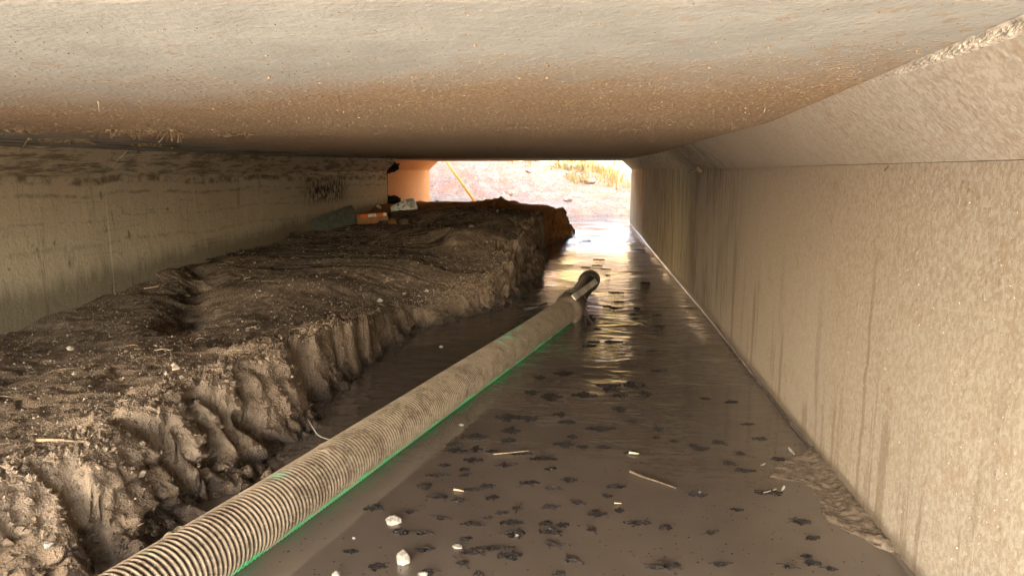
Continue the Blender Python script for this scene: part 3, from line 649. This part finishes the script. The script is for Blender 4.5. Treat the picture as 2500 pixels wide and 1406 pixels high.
# strap wound round the coupling, and the flat pale board tied beside the pipe
m = MB()
for k, ph in enumerate((0.0, .35)):
    pts = []
    for a in np.linspace(0, 2 * PI, 40):
        c = e0 + (e1 - e0) * (.06 + .05 * math.sin(a + ph) * (1 if k else -1) + .02 * k); r = .079 - .004 * k
        d = (e1 - e0) / np.linalg.norm(e1 - e0); aa = np.cross(d, [0, 0, 1]); aa /= np.linalg.norm(aa); bb = np.cross(aa, d)
        pts.append(tuple(c + (aa * math.cos(a) + bb * math.sin(a)) * r - off))
    m.tube(pts, .007, 8)
pts = [tuple(np.array(p) - off) for p in catmull([L(.06), tuple(np.array(L(.06)) + [.075, -.01, -.03]), tuple(np.array(L(.03)) + [.10, -.05, -.055]), tuple(np.array(L(-.06)) + [.135, -.12, -.06])], 8)]
m.tube(pts, .008, 8); m.build('strap', M_strap, hose, True)
b0, b1 = aty(1400, 727, 3.60), aty(1456, 686, 4.10)
dv = Vector(b1 - b0); xa = dv.normalized(); za = xa.cross(Vector((b0 + b1) / 2) - Vector(_C)).normalized(); ya = za.cross(xa).normalized(); rot = Matrix((xa, ya, za)).transposed()
m = MB(); m.box(Vector((b0 + b1) / 2) - Vector(off), (dv.length, .008, .034), rot)
t = NT('scuffed_white_board'); O = t.objc(); n1 = t.noise(O, 7, 5, .6)
M_board = t.out(t.mix(t.mr(n1, .35, .75), (.60, .56, .48), (.22, .17, .12)), .6, t.bump(n1, .3, .002))
bo = m.build('brace_board', M_board, hose); bo['label'] = 'scuffed white flat board tied beside the black end pipe'
bv = bo.modifiers.new('b', 'BEVEL'); bv.width = .002; bv.segments = 2

# ------------------------------------------------------------------ floating debris clumps
cl5 = [(1230,330,200,60),(1000,460,220,50),(1225,485,110,45),(1240,420,150,60),(850,510,90,30),(870,555,170,25),(1010,545,90,50),(1120,560,100,25),(1600,510,160,50),(1730,530,90,25),(1870,530,110,25),(2060,570,110,35),(1300,575,200,35),(990,620,150,50),(1210,650,170,50),(1450,610,230,40),(930,685,70,25),(1510,682,90,25),(790,655,90,30),(740,725,170,25),(930,725,50,20),(1080,800,90,50),(980,820,160,30),(660,805,70,30),(1370,775,150,45),(1640,755,130,50),(1530,810,130,30),(1110,875,110,50),(890,890,110,35),(750,870,150,35),(1960,800,140,35),(1900,865,70,25),(1690,910,60,25),(1500,940,120,45),(1290,945,80,18),(1180,978,90,25),(310,945,130,60),(560,975,50,25),(770,1018,50,25),(1090,1010,80,25),(980,1055,190,30),(1250,1045,180,60),(1475,1050,100,35),(1590,1060,90,50),(1510,1105,180,50),(1270,1120,150,80),(500,1110,140,50),(640,1118,50,25),(940,1155,90,30),(1830,985,140,55),(1980,960,70,45),(2100,1045,210,50),(2290,1080,90,40),(1520,1195,70,25),(650,1228,90,45),(1120,1215,330,50),(960,1250,150,40),(1240,1265,200,90),(150,1240,110,35),(910,1315,80,30),(340,1345,150,60),(670,1385,120,50),(1020,1390,50,30),(1660,1300,90,30),(2230,1350,90,25),(2340,1335,120,50),(1785,1092,60,22),(1560,1390,100,30),
       (1900,110,200,30),(1740,180,190,50),(1920,140,130,40),(2080,110,160,60),(1980,180,120,40),(1520,190,160,60),(1380,160,100,40),(1980,275,100,45),(1570,310,100,40),(1370,340,120,50),(1620,360,130,40),(1850,405,230,40),(2240,405,70,40),(1660,460,70,25),(2230,465,50,20),(2350,490,60,20),(2150,170,90,50),(2070,355,80,15),(2480,520,60,30),(2470,850,60,40),(1440,60,90,30),(1600,30,150,30),(2250,15,120,25)]
cl6 = [(150,500,80,30),(30,540,80,30),(300,575,60,20),(220,640,100,25),(330,690,150,20),(30,860,60,40),(280,955,90,25),(95,1115,70,30),(790,1150,100,30),(740,1270,80,20),(790,1320,110,40),(630,1340,90,40),(910,1360,60,30),(160,1325,110,45),(700,1035,150,60),(60,200,70,20),(240,225,90,18),(430,475,110,25),(350,375,90,14),(560,610,120,30),(490,840,200,50)]
clumps = [(800 + x / 2.778, 900 + y / 2.778, w / 2.778, h / 2.778) for x, y, w, h in cl5] + [(1700 + x / 2.779, 900 + y / 2.779, w / 2.779, h / 2.779) for x, y, w, h in cl6]
g2 = np.random.default_rng(17)
for k in range(26):
    v_ = g2.uniform(585, 880); lo = np.interp(v_, [585, 640, 700, 790, 880], [1385, 1370, 1470, 1470, 1360]); hi = np.interp(v_, [585, 700, 880], [1545, 1600, 1640])
    clumps.append((g2.uniform(lo, hi), v_, g2.uniform(14, 46), g2.uniform(3, 6)))
g = np.random.default_rng(21); order = sorted(range(len(clumps)), key=lambda i: -clumps[i][2] * clumps[i][3])
special = {}
for i in order:
    u, v, w, h = clumps[i]
    c = atz(u, v); L0 = atz(u - w / 2, v); L1 = atz(u + w / 2, v); B0 = atz(u, v + h / 2); B1 = atz(u, v - h / 2)
    hx = np.linalg.norm(L1 - L0) / 2; hy = np.linalg.norm(B1 - B0) / 2; hy = min(hy, hx * 1.6)
    m = MB(); dirx = (L1 - L0) / np.linalg.norm(L1 - L0); diry = np.array([-dirx[1], dirx[0], 0])
    # ragged mat: strands and flecks strewn along a bent spine
    nb_ = 22; ph_ = g.uniform(0, 9); ring = []
    for k in range(nb_):
        a = 2 * PI * k / nb_; rr = min(.85, max(.36, .50 + .26 * float(perlin(math.cos(a) * 2.2 + ph_, math.sin(a) * 2.2, ph_)) + g.normal(0, .09)))
        ring.append(dirx * math.cos(a) * hx * rr + diry * math.sin(a) * hy * rr * .8)
    m.add([(0, 0, .0012)] + [(p[0] * .6, p[1] * .6, .0011 + .0006 * g.normal()) for p in ring] + [(p[0], p[1], .0004) for p in ring], [(0, 1 + k, 1 + (k + 1) % nb_) for k in range(nb_)] + [(1 + k, 1 + nb_ + k, 1 + nb_ + (k + 1) % nb_, 1 + (k + 1) % nb_) for k in range(nb_)])
    bend = g.normal(0, .2); nfl = int(np.clip(50 + 5200 * hx * hy * 16, 50, 520))
    ksp = g.uniform(1.5, 3.5); seed = g.uniform(0, 99)
    for k in range(nfl):
        a = np.clip(g.normal(0, .42), -.85, .85); wdt = (.35 + .65 * abs(math.sin(ksp * a + seed))) * (1 - abs(a) ** 2 * .75)
        b = np.clip(g.normal(0, .42), -.9, .9) * wdt + bend * (a * a - .3) * .6
        p = c + dirx * a * hx + diry * b * hy
        ln = g.uniform(.0015, .0070) * (1 + .3 * (p[1] > 2.0)); el = g.uniform(.2, .8)
        m.fleck((p[0] - c[0], p[1] - c[1], g.uniform(-.0004, .0017)), ln, ln * el, g.uniform(.0006, .0018), g.uniform(0, PI), g.normal(0, .10))
    for k in range(g.integers(0, 3)):
        a = g.uniform(-.4, .4); p = dirx * a * hx + diry * g.normal(0, .1) * hy; an = g.normal(0, .6); ln = g.uniform(.01, .03)
        m.tube([(p[0] - ln * math.cos(an), p[1] - ln * math.sin(an), .0015), (p[0], p[1] + g.normal(0, .002), g.uniform(.002, .006)), (p[0] + ln * math.cos(an), p[1] + ln * math.sin(an), .001)], g.uniform(.0006, .0013), 5)
    o = m.build('debris_clump', M_sludge); o.location = (c[0], c[1], .0005)
    tag(o, 'dark wet clump of rotting plant debris floating on the brown water', 'debris', 'dark debris clumps floating on the water')
# specks
m = MB()
for k in range(650):
    u, v = g.uniform(620, 2150), 880 + 526 * g.random() ** .7
    p = atz(u, v)
    if p[0] > .58 or p[0] < np.interp(p[1], [.9, 1.45, 2.1, 2.94, 3.55], [-.70, -.57, -.42, -.23, -.1]): continue
    ln = g.uniform(.001, .004); m.fleck((p[0], p[1], .001), ln, ln * g.uniform(.2, .6), .0008, g.uniform(0, PI))
m.build('debris_specks', M_sludge, None, False, kind='stuff')

# ------------------------------------------------------------------ stones, sticks, flakes in and by the water
def stone(u, v, r, seed, lab, mat=M_white, zc=.3, name='stone', group=None, z0=0.0):
    c = atz(u, v, z0); r = tuple(q * .88 for q in r); V = rock_verts(r, seed, 3, .75, .22) + np.array([0, 0, r[2] * (zc - .12)])
    o = obj(name, V, ICOF3, mat); o.location = (c[0], c[1], z0); return tag(o, lab, 'stone', group)
stone(984, 1372, (.017, .015, .026), 8, 'angular white stone standing out of the muddy water, nearest to the bottom edge', zc=.25)
stone(960, 1274, (.021, .017, .015), 9, 'low rounded white stone in the muddy water right of the hose reflection', zc=.2)
stone(1118, 1335, (.013, .008, .006), 14, 'small tan stone caught on the longest dark debris clump')
stone(1262, 1308, (.006, .005, .005), 15, 'tiny white stone on top of a wide dark debris clump')
stone(864, 1313, (.005, .004, .004), 16, 'tiny white pebble alone on the water left of the white stones')
stone(822, 1404, (.011, .009, .008), 17, 'whitish pebble cut by the bottom edge, beside the hose reflection')
stone(1127, 1038, (.010, .008, .006), 18, 'small pale pebble at the edge of the hose reflection')
stone(1076, 847, (.012, .010, .008), 19, 'small white pebble in the still water between bank and hose')
stone(1034, 1402, (.013, .010, .006), 23, 'grey pebble on a dark clump at the bottom edge')
def stick(name, pts, r, lab, mat, cat='stick', group=None, n=7):
    P = catmull(pts, 8); m = MB(); c = P[0].copy(); rad = [r * (1 - .5 * k / (len(P) - 1)) for k in range(len(P))]
    m.tube([tuple(p - c) for p in P], rad, n); o = m.build(name, mat, None, True); o.location = c; return tag(o, lab, cat, group)
A = lambda u, v, z=.004: tuple(atz(u, v, z))
stick('sunken_branch', [A(1280, 754, .0), A(1305, 750, .012), A(1335, 741, .02)], .013, 'stubby mud-coated branch end left of the hose coupling', M_pipe, 'branch')
stick('stick', [A(1538, 1150), A(1570, 1163, .006), A(1610, 1176), A(1650, 1190, .003)], .0032, 'thin dark stick with pale patches floating in the open water', mat_plain('wet_stick', (.10, .075, .05), .4, 45, .8, .4, .002, .6))
stick('straw', [A(1536, 1104, .005), A(1560, 1107, .006)], .0035, 'short bright white straw bit floating on a dark clump', M_twig, 'straw')
stick('straw', [A(1205 + 0, 1108, .005), A(1240, 1105, .006), A(1290, 1100, .005)], .0016, 'pale straw lying across a dark debris clump in mid water', M_twig, 'straw')
stick('straw', [A(1108, 1194, .004), A(1132, 1198, .004)], .003, 'short pale straw bit at the tail of a dark clump', M_twig, 'straw')
stick('straw', [A(1500, 1227, .004), A(1517, 1228, .004)], .002, 'tiny pale straw bit floating alone in mid water', M_twig, 'straw')
for k, (u, v, s_, lab) in enumerate(((1932, 1108, .016, 'upright white shell flake on the tip of the mud shoal'), (1862, 1140, .010, 'small white flake just off the mud shoal'), (1872, 1208, .012, 'white flake leftmost in the bright row at the shoal edge'), (1893, 1204, .017, 'largest white flake in the bright row at the shoal edge'), (1911, 1198, .010, 'small curled white flake right of the largest shoal flake'), (1710, 1208, .014, 'pale flake floating at the left of the mud shoal'))):
    c = atz(u, v); gk = np.random.default_rng(k + 50); V = []; nn = 9
    for a in range(nn):
        for b in range(5):
            x = (a / (nn - 1) - .5); y = (b / 4 - .5) * (1 - 3 * x * x); V.append((x * s_ * 1.2, y * s_ * .5 + .15 * s_ * x * x, s_ * (.35 + .8 * x * gk.uniform(.8, 1.2)) * (1 - .8 * y * y)))
    o = obj('flake', V, grid_faces(nn, 5), M_white, None, True); o.location = (c[0], c[1], .004); o.rotation_euler = (gk.uniform(-.5, .5), gk.uniform(-.4, .4), gk.uniform(0, 6))
    so = o.modifiers.new('s', 'SOLIDIFY'); so.thickness = .0015
    tag(o, lab, 'flake', 'white flakes by the mud shoal')

# things on the mud
def on(u, v, z0, n=6):                     # point of the bank surface seen at a pixel
    z = z0
    for k in range(n):
        p = atz(u, v, z); z = .5 * z + .5 * bank_z(p[0], p[1])
    return atz(u, v, z)
p0, p1 = on(92, 1082, .19), on(212, 1087, .19)
stick('stick', [tuple(p0 + [0, 0, .008]), tuple((p0 + p1) / 2 + [0, 0, .010]), tuple(p1 + [0, 0, .006])], .0036, 'short pale white stick lying on the dark silt near the left edge', M_twig)
stick('wire', [tuple(on(752, 1026, .03) + [0, 0, .004]), A(765, 1045, .05), A(780, 1064, .03), A(815, 1076, .02)], .0022, 'thin pale curved wire poking from the bank foot behind the hose', mat_plain('grey_wire', (.40, .38, .35), .5))
for (a, b, r, lab) in (((378, 668), (391, 680), .004, 'pale twig on the silt right beside the left wall, the upper one'), ((352, 707), (388, 704), .004, 'pale straw lying level on the silt by the left wall, the lower one'), ((596, 683), (612, 681), .004, 'short pale straw above the smooth silt hump'), ((1210, 625), (1232, 611), .004, 'thin pale twig leaning on the bank shoulder before the dark recess'), ((865, 800), (760, 842), .0, '')):
    if not r: continue
    q0, q1 = on(*a, .2), on(*b, .2); stick('twig', [tuple(q0 + [0, 0, .006]), tuple(q1 + [0, 0, .012])], r, lab, M_twig, 'twig')
for k, (u, v, r, lab) in enumerate(((928, 736, .02, 'pale stone above the cracked grey block of the bank'), (986, 718, .012, 'small white stone on the slope above the grey block'), (1042, 711, .016, 'rounded pale stone on the slope left of the bank shoulder'), (1023, 724, .010, 'tiny pale stone below the rounded one on the slope'), (1150, 556, .025, 'round brown stone high on the silt slope before the dark recess'), (425, 895, .012, 'pale stone on the silt, upper of the pair at the middle left'), (430, 903, .014, 'grey stone on the silt, lower of the pair at the middle left'), (130, 1332, .011, 'bluish white stone stuck in the lower left bank face'), (172, 853, .014, 'pale stone lying on the silt near the left wall'), (882, 778, .02, 'tan clod on the bank rim by the notch'))):
    z0 = .08 if v == 1332 else .2
    p = on(u, v, z0); V = rock_verts((r, r * .85, r * .7), 70 + k)
    if v == 1332: p = p + np.array([.0, -.01, .005])
    o = obj('stone', V, ICOF3, M_white if k in (0, 1, 7) else M_peb); o.location = tuple(p + [0, 0, r * .35]); tag(o, lab, 'stone', 'stones on the silt')
# gravel and crumbs scattered over the silt (uncountable)
m = MB(); m2 = MB(); xs = []; g = np.random.default_rng(77)
N = 9000; yy = .85 * np.exp(g.random(N) * math.log(7.5 / .85)); ed = np.interp(yy, crest[:, 1], crest[:, 0]); xx = ed - (g.random(N) ** 1.6) * (ed + 2.58) - .01
zz, _, tt, _ = bank_height(xx, yy)
for x, y, z, t_ in zip(xx, yy, zz, tt):
    if t_ < .6: continue
    r = g.uniform(.0012, .0036) * (1 + .25 * y) * (1 if g.random() < .96 else 2.0)
    (m if g.random() < .22 else m2).fleck((x, y, z + r * .3), r, r * g.uniform(.6, 1), r * g.uniform(.5, .9), g.uniform(0, PI), g.normal(0, .2))
m.build('gravel', mat_plain('pale_gravel', (.36, .31, .25), .85, 30, .4), None, False, kind='stuff')
m2.build('silt_crumbs', M_peb if False else mat_plain('silt_crumb', (.15, .115, .082), .95, 30, .4), None, False, kind='stuff')
# loose clods along the rim and down the face near the camera
def clods(name, N, y0, y1, tlo, r0, r1, mat):
    vv = []; ff = []; nb = 0; g = np.random.default_rng(len(name) + N)
    sel = np.where((GY > y0) & (GY < y1) & (TT > tlo) & (GX > -1.75) & (TT > .02))
    dcl = polydist(GX[sel], GY[sel], crest)[0]; wgt = np.exp(-dcl / .07) * (1 + 0 * dcl) * GY[sel] ** -.6; wgt /= wgt.sum()
    for q in g.choice(len(wgt), N, p=wgt):
        i, j = sel[0][q], sel[1][q]; p = V_bank[i, j]
        r = r0 * (r1 / r0) ** (g.random() ** 2.2); V = ICO1 * (1 + .42 * g.normal(size=(len(ICO1), 1))) * r * g.uniform(.7, 1.2, 3)
        vv.append(V + p + g.normal(0, .003, 3) + [0, 0, r * .25]); ff.append(np.array(ICOF1) + nb); nb += len(ICO1)
    obj(name, np.concatenate(vv), np.concatenate(ff), mat, None, False, kind='stuff')
clods('clods', 11000, .75, 4.2, .08, .0014, .0075, M_mud)
# straw bits on silt
m = MB()
for k in range(75):
    y = .95 * math.exp(g.random() * math.log(5)); e = float(np.interp(y, crest[:, 1], crest[:, 0])); x = e - g.random() ** 1.5 * (e + 2.5); z = bank_z(x, y)
    a = g.uniform(0, PI); ln = g.uniform(.01, .035); m.tube([(x - ln * math.cos(a), y - ln * math.sin(a), z + .004), (x, y, z + .008), (x + ln * math.cos(a), y + ln * math.sin(a), z + .004)], .0011, 5)
m.build('straw_litter', M_twig, None, False, kind='stuff')

# ------------------------------------------------------------------ dumped things by the left wall
def prism(pts2, th, front_mat, name, parent=None, bevel=.006, axes=None, **p):
    # pts2: 3-D outline points (planar), extruded backwards by th along axes
    n = len(pts2); V = [tuple(q) for q in pts2] + [tuple(np.array(q) + axes * th) for q in pts2]
    F = [tuple(range(n)), tuple(range(n, 2 * n))[::-1]] + [(i, n + i, n + (i + 1) % n, (i + 1) % n) for i in range(n)]
    o = obj(name, V, F, front_mat, parent, **p)
    import bmesh
    bm = bmesh.new(); bm.from_mesh(o.data); bmesh.ops.recalc_face_normals(bm, faces=bm.faces); bm.to_mesh(o.data); bm.free()
    b = o.modifiers.new('bevel', 'BEVEL'); b.width = bevel; b.segments = 3; b.limit_method = 'ANGLE'; return o
def plane_at(u, v, P0, N): r = ray(u, v); return _C + r * (np.dot(P0 - _C, N) / np.dot(r, N))
# rubber panel
P0 = atx(759, 566, -2.55); Q = atz(872, 556, .275); dx = Q - P0; dx[2] = 0; dx /= np.linalg.norm(dx); N = np.array([dx[1], -dx[0], .28]); N /= np.linalg.norm(N)
pts = [plane_at(u, v, P0, N) for u, v in ((758, 585), (757, 541), (763, 536), (800, 522), (845, 505), (857, 501), (862, 503), (866, 512), (873, 548), (874, 575))]
tag(prism(pts, .028, M_rubber, 'rubber_panel', None, .008, -N), 'dark grey rubber panel with a rounded corner leaning against the left wall', 'panel')
# striped barricade board
P0 = Q + np.array([.02, .10, 0]); dx2 = np.array([.80, .6, 0]); N2 = np.array([dx2[1], -dx2[0], .22]); N2 /= np.linalg.norm(N2)
bar = empty('barricade_board', 'orange and white striped barricade board half buried in silt beside the rubber panel', 'barricade', tuple(P0))
bpy.context.view_layer.update()
t = NT('dirty_orange_plastic'); O = t.objc(); nn = t.noise(O, 16, 5, .65)
M_orange = t.out(t.mix(t.mr(nn, .3, .65), (.40, .17, .06), (.24, .13, .065)), .7, t.bump(nn, .3, .003))
M_or2 = mat_plain('faded_orange_sheeting', (.72, .17, .03), .5, 40, .25); M_wh2 = mat_plain('scuffed_white_sheeting', (.70, .62, .50), .5, 45, .25)
pl = lambda u, v, e=0.0: plane_at(u, v, P0 + N2 * e, N2) - P0
prism([pl(870, 566), pl(870, 523), pl(944, 518), pl(950, 538), pl(953, 566)], .045, M_orange, 'board', bar, .005, -N2)
for (u0, u1, mt, nm) in ((880, 899, M_or2, 'orange_stripe'), (899, 918.5, M_wh2, 'white_stripe'), (918.8, 936, M_or2, 'orange_stripe'), (936.3, 943.5, M_wh2, 'white_stripe')):
    tt = lambda u: 523.5 - (u - 870) * (5.2 / 74)
    prism([pl(u0, tt(u0) + 9, .001), pl(u0 - .8, tt(u0) + 1.2, .001), pl(u1 - .8, tt(u1) + 1.2, .001), pl(u1, tt(u1) + 8.5, .001)], .0008, mt, nm, bar, .0002, N2)
# rounded lugs poking from the silt to the right
for (u, v, lab, mt) in ((958, 537, 'half-buried rounded orange lump just right of the striped board', M_orange), (985, 537, 'half-buried rounded brown lump below the white container', M_mud)):
    p = on(u, v + 6, .33); V = rock_verts((.045, .04, .04), int(u), 3, .95, .05); o = obj('lump', V, ICOF3, mt, None, True); o.location = tuple(p + [0, .02, .0]); tag(o, lab, 'lump')
# white plastic container
t = NT('dirty_white_plastic'); O = t.objc(); nn = t.noise(O, 13, 5, .7); n2 = t.noise(O, 28, 4, .65)
cc = t.mix(t.mr(nn, .52, .6), (.78, .80, .77), (.36, .28, .17)); cc = t.mix(t.mr(n2, .60, .64), cc, (.05, .04, .03))
M_jug = t.out(cc, .45, t.bump(nn, .2, .003), .5)
jy = 7.75
c0, c1 = aty(964, 516, jy), aty(1011, 500, jy - .02)
axd = (c1 - c0) / np.linalg.norm(c1 - c0); side = np.array([0, -1.0, 0]); upv = np.cross(axd, side); upv = upv if upv[2] > 0 else -upv
Lj = np.linalg.norm(aty(1016, 502, jy) - aty(957, 518, jy))
prof = [(0, .55), (.02, .72), (.06, .82), (.3, .93), (.6, 1.0), (.86, 1.0), (.95, .94), (.985, .82), (1.0, .6)]
V = []; nn_ = 32
for q, w in prof:
    for k in range(nn_):
        a = 2 * PI * k / nn_; cx_, sx_ = math.cos(a), math.sin(a)
        sq = 1 / (abs(cx_) ** 4 + abs(sx_) ** 4) ** .25
        V.append(axd * (q - .5) * Lj + upv * .075 * w * sq * sx_ * (1 if sx_ > 0 else .95) + side * .07 * w * sq * cx_)
F = [(i * nn_ + k, i * nn_ + (k + 1) % nn_, (i + 1) * nn_ + (k + 1) % nn_, (i + 1) * nn_ + k) for i in range(len(prof) - 1) for k in range(nn_)] + [tuple(range(nn_))[::-1], tuple((len(prof) - 1) * nn_ + k for k in range(nn_))]
jp = (aty(986, 507, jy))
jug = obj('plastic_container', V, F, M_jug, None, True); jug.location = tuple(jp)
tag(jug, 'dirty white plastic container lying on the silt before the orange lit wall', 'container')
# round stone near the wall, small white scraps
pb = aty(922, 506, 8.0); V = rock_verts((.045, .04, .042), 31, 3, .9, .04); o = obj('stone', V, ICOF3, M_peb, None, True); o.location = tuple(pb); tag(o, 'round brown stone at the foot of the left wall behind the striped board', 'stone')
for (u, v, y, r, lab) in ((1017, 517, 8.0, .026, 'small crumpled white scrap right of the white container'), (1066, 512, 8.4, .028, 'round whitish stone alone on the silt ridge'), (1193, 510, 7.9, .032, 'white crumpled scrap on the ridge in front of the brown mound, left one'), (1207, 512, 7.9, .028, 'white crumpled scrap on the ridge in front of the brown mound, right one')):
    p = aty(u, v, y); V = rock_verts((r, r, r * .75), int(u), 3, .7, .35); o = obj('scrap' if 'scrap' in lab else 'stone', V, ICOF3, M_white); z = bank_z(p[0], p[1]); o.location = (p[0], p[1], max(p[2], z)); tag(o, lab, 'scrap' if 'scrap' in lab else 'stone')

# ------------------------------------------------------------------ things stuck to the concrete
def ceil_z(x, y):
    a, b = -2.6 + HN, ip(TXR, y) - HN; q = min(1, max(0, (x - a) / (b - a))); return ip(TCL, y) * (1 - q) + ip(TCR, y) * q
def atceil(u, v):
    z = .9
    for k in range(8): p = atz(u, v, z); z = ceil_z(p[0], min(p[1], 11))
    return atz(u, v, z)
g = np.random.default_rng(99)
m = MB(); N = 100000
yy = .72 * np.exp(g.random(N) * math.log(6.5 / .72)); xx = g.uniform(-2.3, .45, N)
dens = .035 + .965 * smooth(.95, 1.5, yy + .5 * fbm(xx * 1.2, yy * 1.2, 2, 3)) * smooth(-2.0, -1.4, xx) * np.where(yy > 2.3, .5, 1) * np.clip(.65 + .8 * fbm(xx * 4, yy * 4, 5, 3), .15, 1)
keep = g.random(N) < dens
for x, y in zip(xx[keep], yy[keep]):
    r = g.uniform(.0006, .0015) * (1 if g.random() < .988 else 2.2) * (1 + .14 * y); z = ceil_z(x, y)
    m.fleck((x, y, z - r * .3), r * 1.1, r * g.uniform(.5, .95), r * .7, g.uniform(0, PI))
m.build('mud_crumbs', M_crumb, None, False, kind='stuff')
m = MB()
for k in range(1100):                                   # grit specks on the right wall
    y = .95 * math.exp(g.random() * math.log(4.5 / .95)); z = g.uniform(.03, .76); r = g.uniform(.0010, .0024)
    m.fleck((.612 - r * .2, y, z), r * .6, r, r * g.uniform(.6, 1.1), g.normal(0, .1))
m.build('wall_grit', mat_plain('pale_grit', (.40, .335, .25), .8, 40, .3), None, False, kind='stuff')
def tuft(u0, u1, v, n, hang, lab, name='root_tuft'):
    m = MB(); c = atceil((u0 + u1) / 2, v); a, b = atceil(u0, v), atceil(u1, v)
    for k in range(n):
        t_ = g.random(); p = a + (b - a) * t_ + np.array([0, g.normal(0, .014), 0]); p[2] = ceil_z(p[0], p[1]) - .002; p = p - c
        d = (b - a) / np.linalg.norm(b - a) * g.normal(0, .018) + np.array([0, g.normal(0, .018), -abs(g.normal(0, hang))])
        m.tube([tuple(p), tuple(p + d * .5 + [0, 0, -.002]), tuple(p + d)], g.uniform(.0008, .0018), 5)
    for k in range(n * 2):
        t_ = g.random(); p = a + (b - a) * t_ + np.array([0, g.normal(0, .025), 0]); p[2] = ceil_z(p[0], p[1]); p = p - c
        r = g.uniform(.003, .010); m.fleck(tuple(p), r * 1.5, r, r * .8, g.uniform(0, PI))
    o = m.build(name, M_dtwig); o.location = tuple(c); tag(o, lab, 'roots', 'tangles stuck to the ceiling')
tuft(270, 440, 320, 60, .012, 'straw and root tangle hanging from the ceiling near the left wall, the largest')
tuft(330, 395, 352, 26, .008, 'dark root tangle at the very edge of the ceiling above the left wall')
tuft(100, 210, 340, 45, .008, 'brown root tangle on the ceiling close to the left edge')
tuft(20, 90, 318, 20, .006, 'thin dark tangle at the far left of the ceiling')
tuft(560, 620, 325, 16, .006, 'small brown root tangle on the ceiling right of the largest one')
q0 = atceil(70, 338); q1 = atceil(45, 358)
stick('twig', [tuple(q0 - [0, 0, .001]), tuple(q1 - [0, 0, .03])], .003, 'pale twig hanging from the ceiling near the left edge', M_twig, 'twig')
q0 = atceil(1869, 262); stick('twig', [tuple(q0 - [0, 0, .001]), tuple(q0 - [0.003, 0, .014])], .0012, 'tiny pale twig hanging at the right ceiling edge', M_twig, 'twig')
q0 = atceil(240, 247); stick('twig', [tuple(q0), tuple(q0 + [0, 0, -.02])], .0015, 'tiny straw hanging from the muddy ceiling at left', M_twig, 'twig')
w0 = atx(1683, 421, .59); w1 = atx(1706, 413, .60)
stick('twig', [tuple(w0), tuple(w1)], .008, 'pale twig wedged at the right wall joint beneath the sloped corner', M_twig, 'twig')
w0 = atx(1708, 412, .60); V = rock_verts((.02, .03, .03), 5, 3, .8, .3); o = obj('mud_dab', V, ICOF3, M_dtwig); o.location = tuple(w0); tag(o, 'dark dab of mud stuck at the right wall joint beside the pale twig', 'mud dab')
w0 = atx(2160, 416, .611); w1 = atx(2169, 405, .606); stick('twig', [tuple(w0), tuple(w1)], .0018, 'tiny dark twig on the right wall under the sloped corner', M_dtwig, 'twig')
for (u, v, lab) in ((332, 368, 'orange clay dab on the left sloped corner'), (408, 511, 'pale round pebble stuck in the left wall')):
    w0 = atx(u, v, -2.52 if v < 400 else -2.595); r = .028 if v < 400 else .014; V = rock_verts((r * .6, r * 1.2, r * .6), u, 3, .85, .25); o = obj('dab', V, ICOF3, M_crumb); o.location = tuple(w0); tag(o, lab, 'dab')
# dirt clot in the far left joint
w0 = np.array([-2.60, 8.72, .86]); V = rock_verts((.12, .12, .07), 8, 4, .8, .5); o = obj('dark_clot', V, ICOF4, M_black); o.location = tuple(w0); tag(o, 'black dirt clot hanging in the upper joint of the far left wall', 'dirt clot')
w0 = np.array([-2.62, 8.72, .42]); V = rock_verts((.13, .16, .12), 18, 4, .8, .45); o = obj('dark_clot', V, ICOF4, M_black); o.location = tuple(w0); tag(o, 'black lump filling the dark hole in the broken foot of the far left wall behind the container', 'dirt clot')  # near-black lump standing in for the shaded hole at the wall foot

# ------------------------------------------------------------------ light
w = bpy.data.worlds.new('World'); S.world = w; w.use_nodes = True
nt = w.node_tree; bg = nt.nodes['Background']; sky = nt.nodes.new('ShaderNodeTexSky'); sky.sky_type = 'NISHITA'; sky.sun_disc = False
SUN_EL, SUN_AZ = math.radians(29), math.radians(-167)         # azimuth measured from +Y towards +X
sky.sun_elevation = SUN_EL; sky.sun_rotation = SUN_AZ; sky.dust_density = 2.0
nt.links.new(sky.outputs[0], bg.inputs[0]); bg.inputs[1].default_value = 0.15
sd = bpy.data.lights.new('sun', 'SUN'); sd.energy = 5.0; sd.angle = math.radians(.5); sd.color = (1, .95, .87)
so = bpy.data.objects.new('sun', sd); COL.objects.link(so)
dirv = Vector((math.sin(SUN_AZ) * math.cos(SUN_EL), math.cos(SUN_AZ) * math.cos(SUN_EL), math.sin(SUN_EL)))
so.rotation_euler = dirv.to_track_quat('Z', 'Y').to_euler()
S.view_settings.view_transform = 'Standard'; S.view_settings.look = 'None'; S.view_settings.gamma = 1.0; S.view_settings.exposure = 4.6
S.render.engine = 'CYCLES'; S.cycles.use_denoising = True; S.cycles.max_bounces = 10; S.cycles.diffuse_bounces = 7; S.cycles.glossy_bounces = 5; S.cycles.sample_clamp_indirect = 12
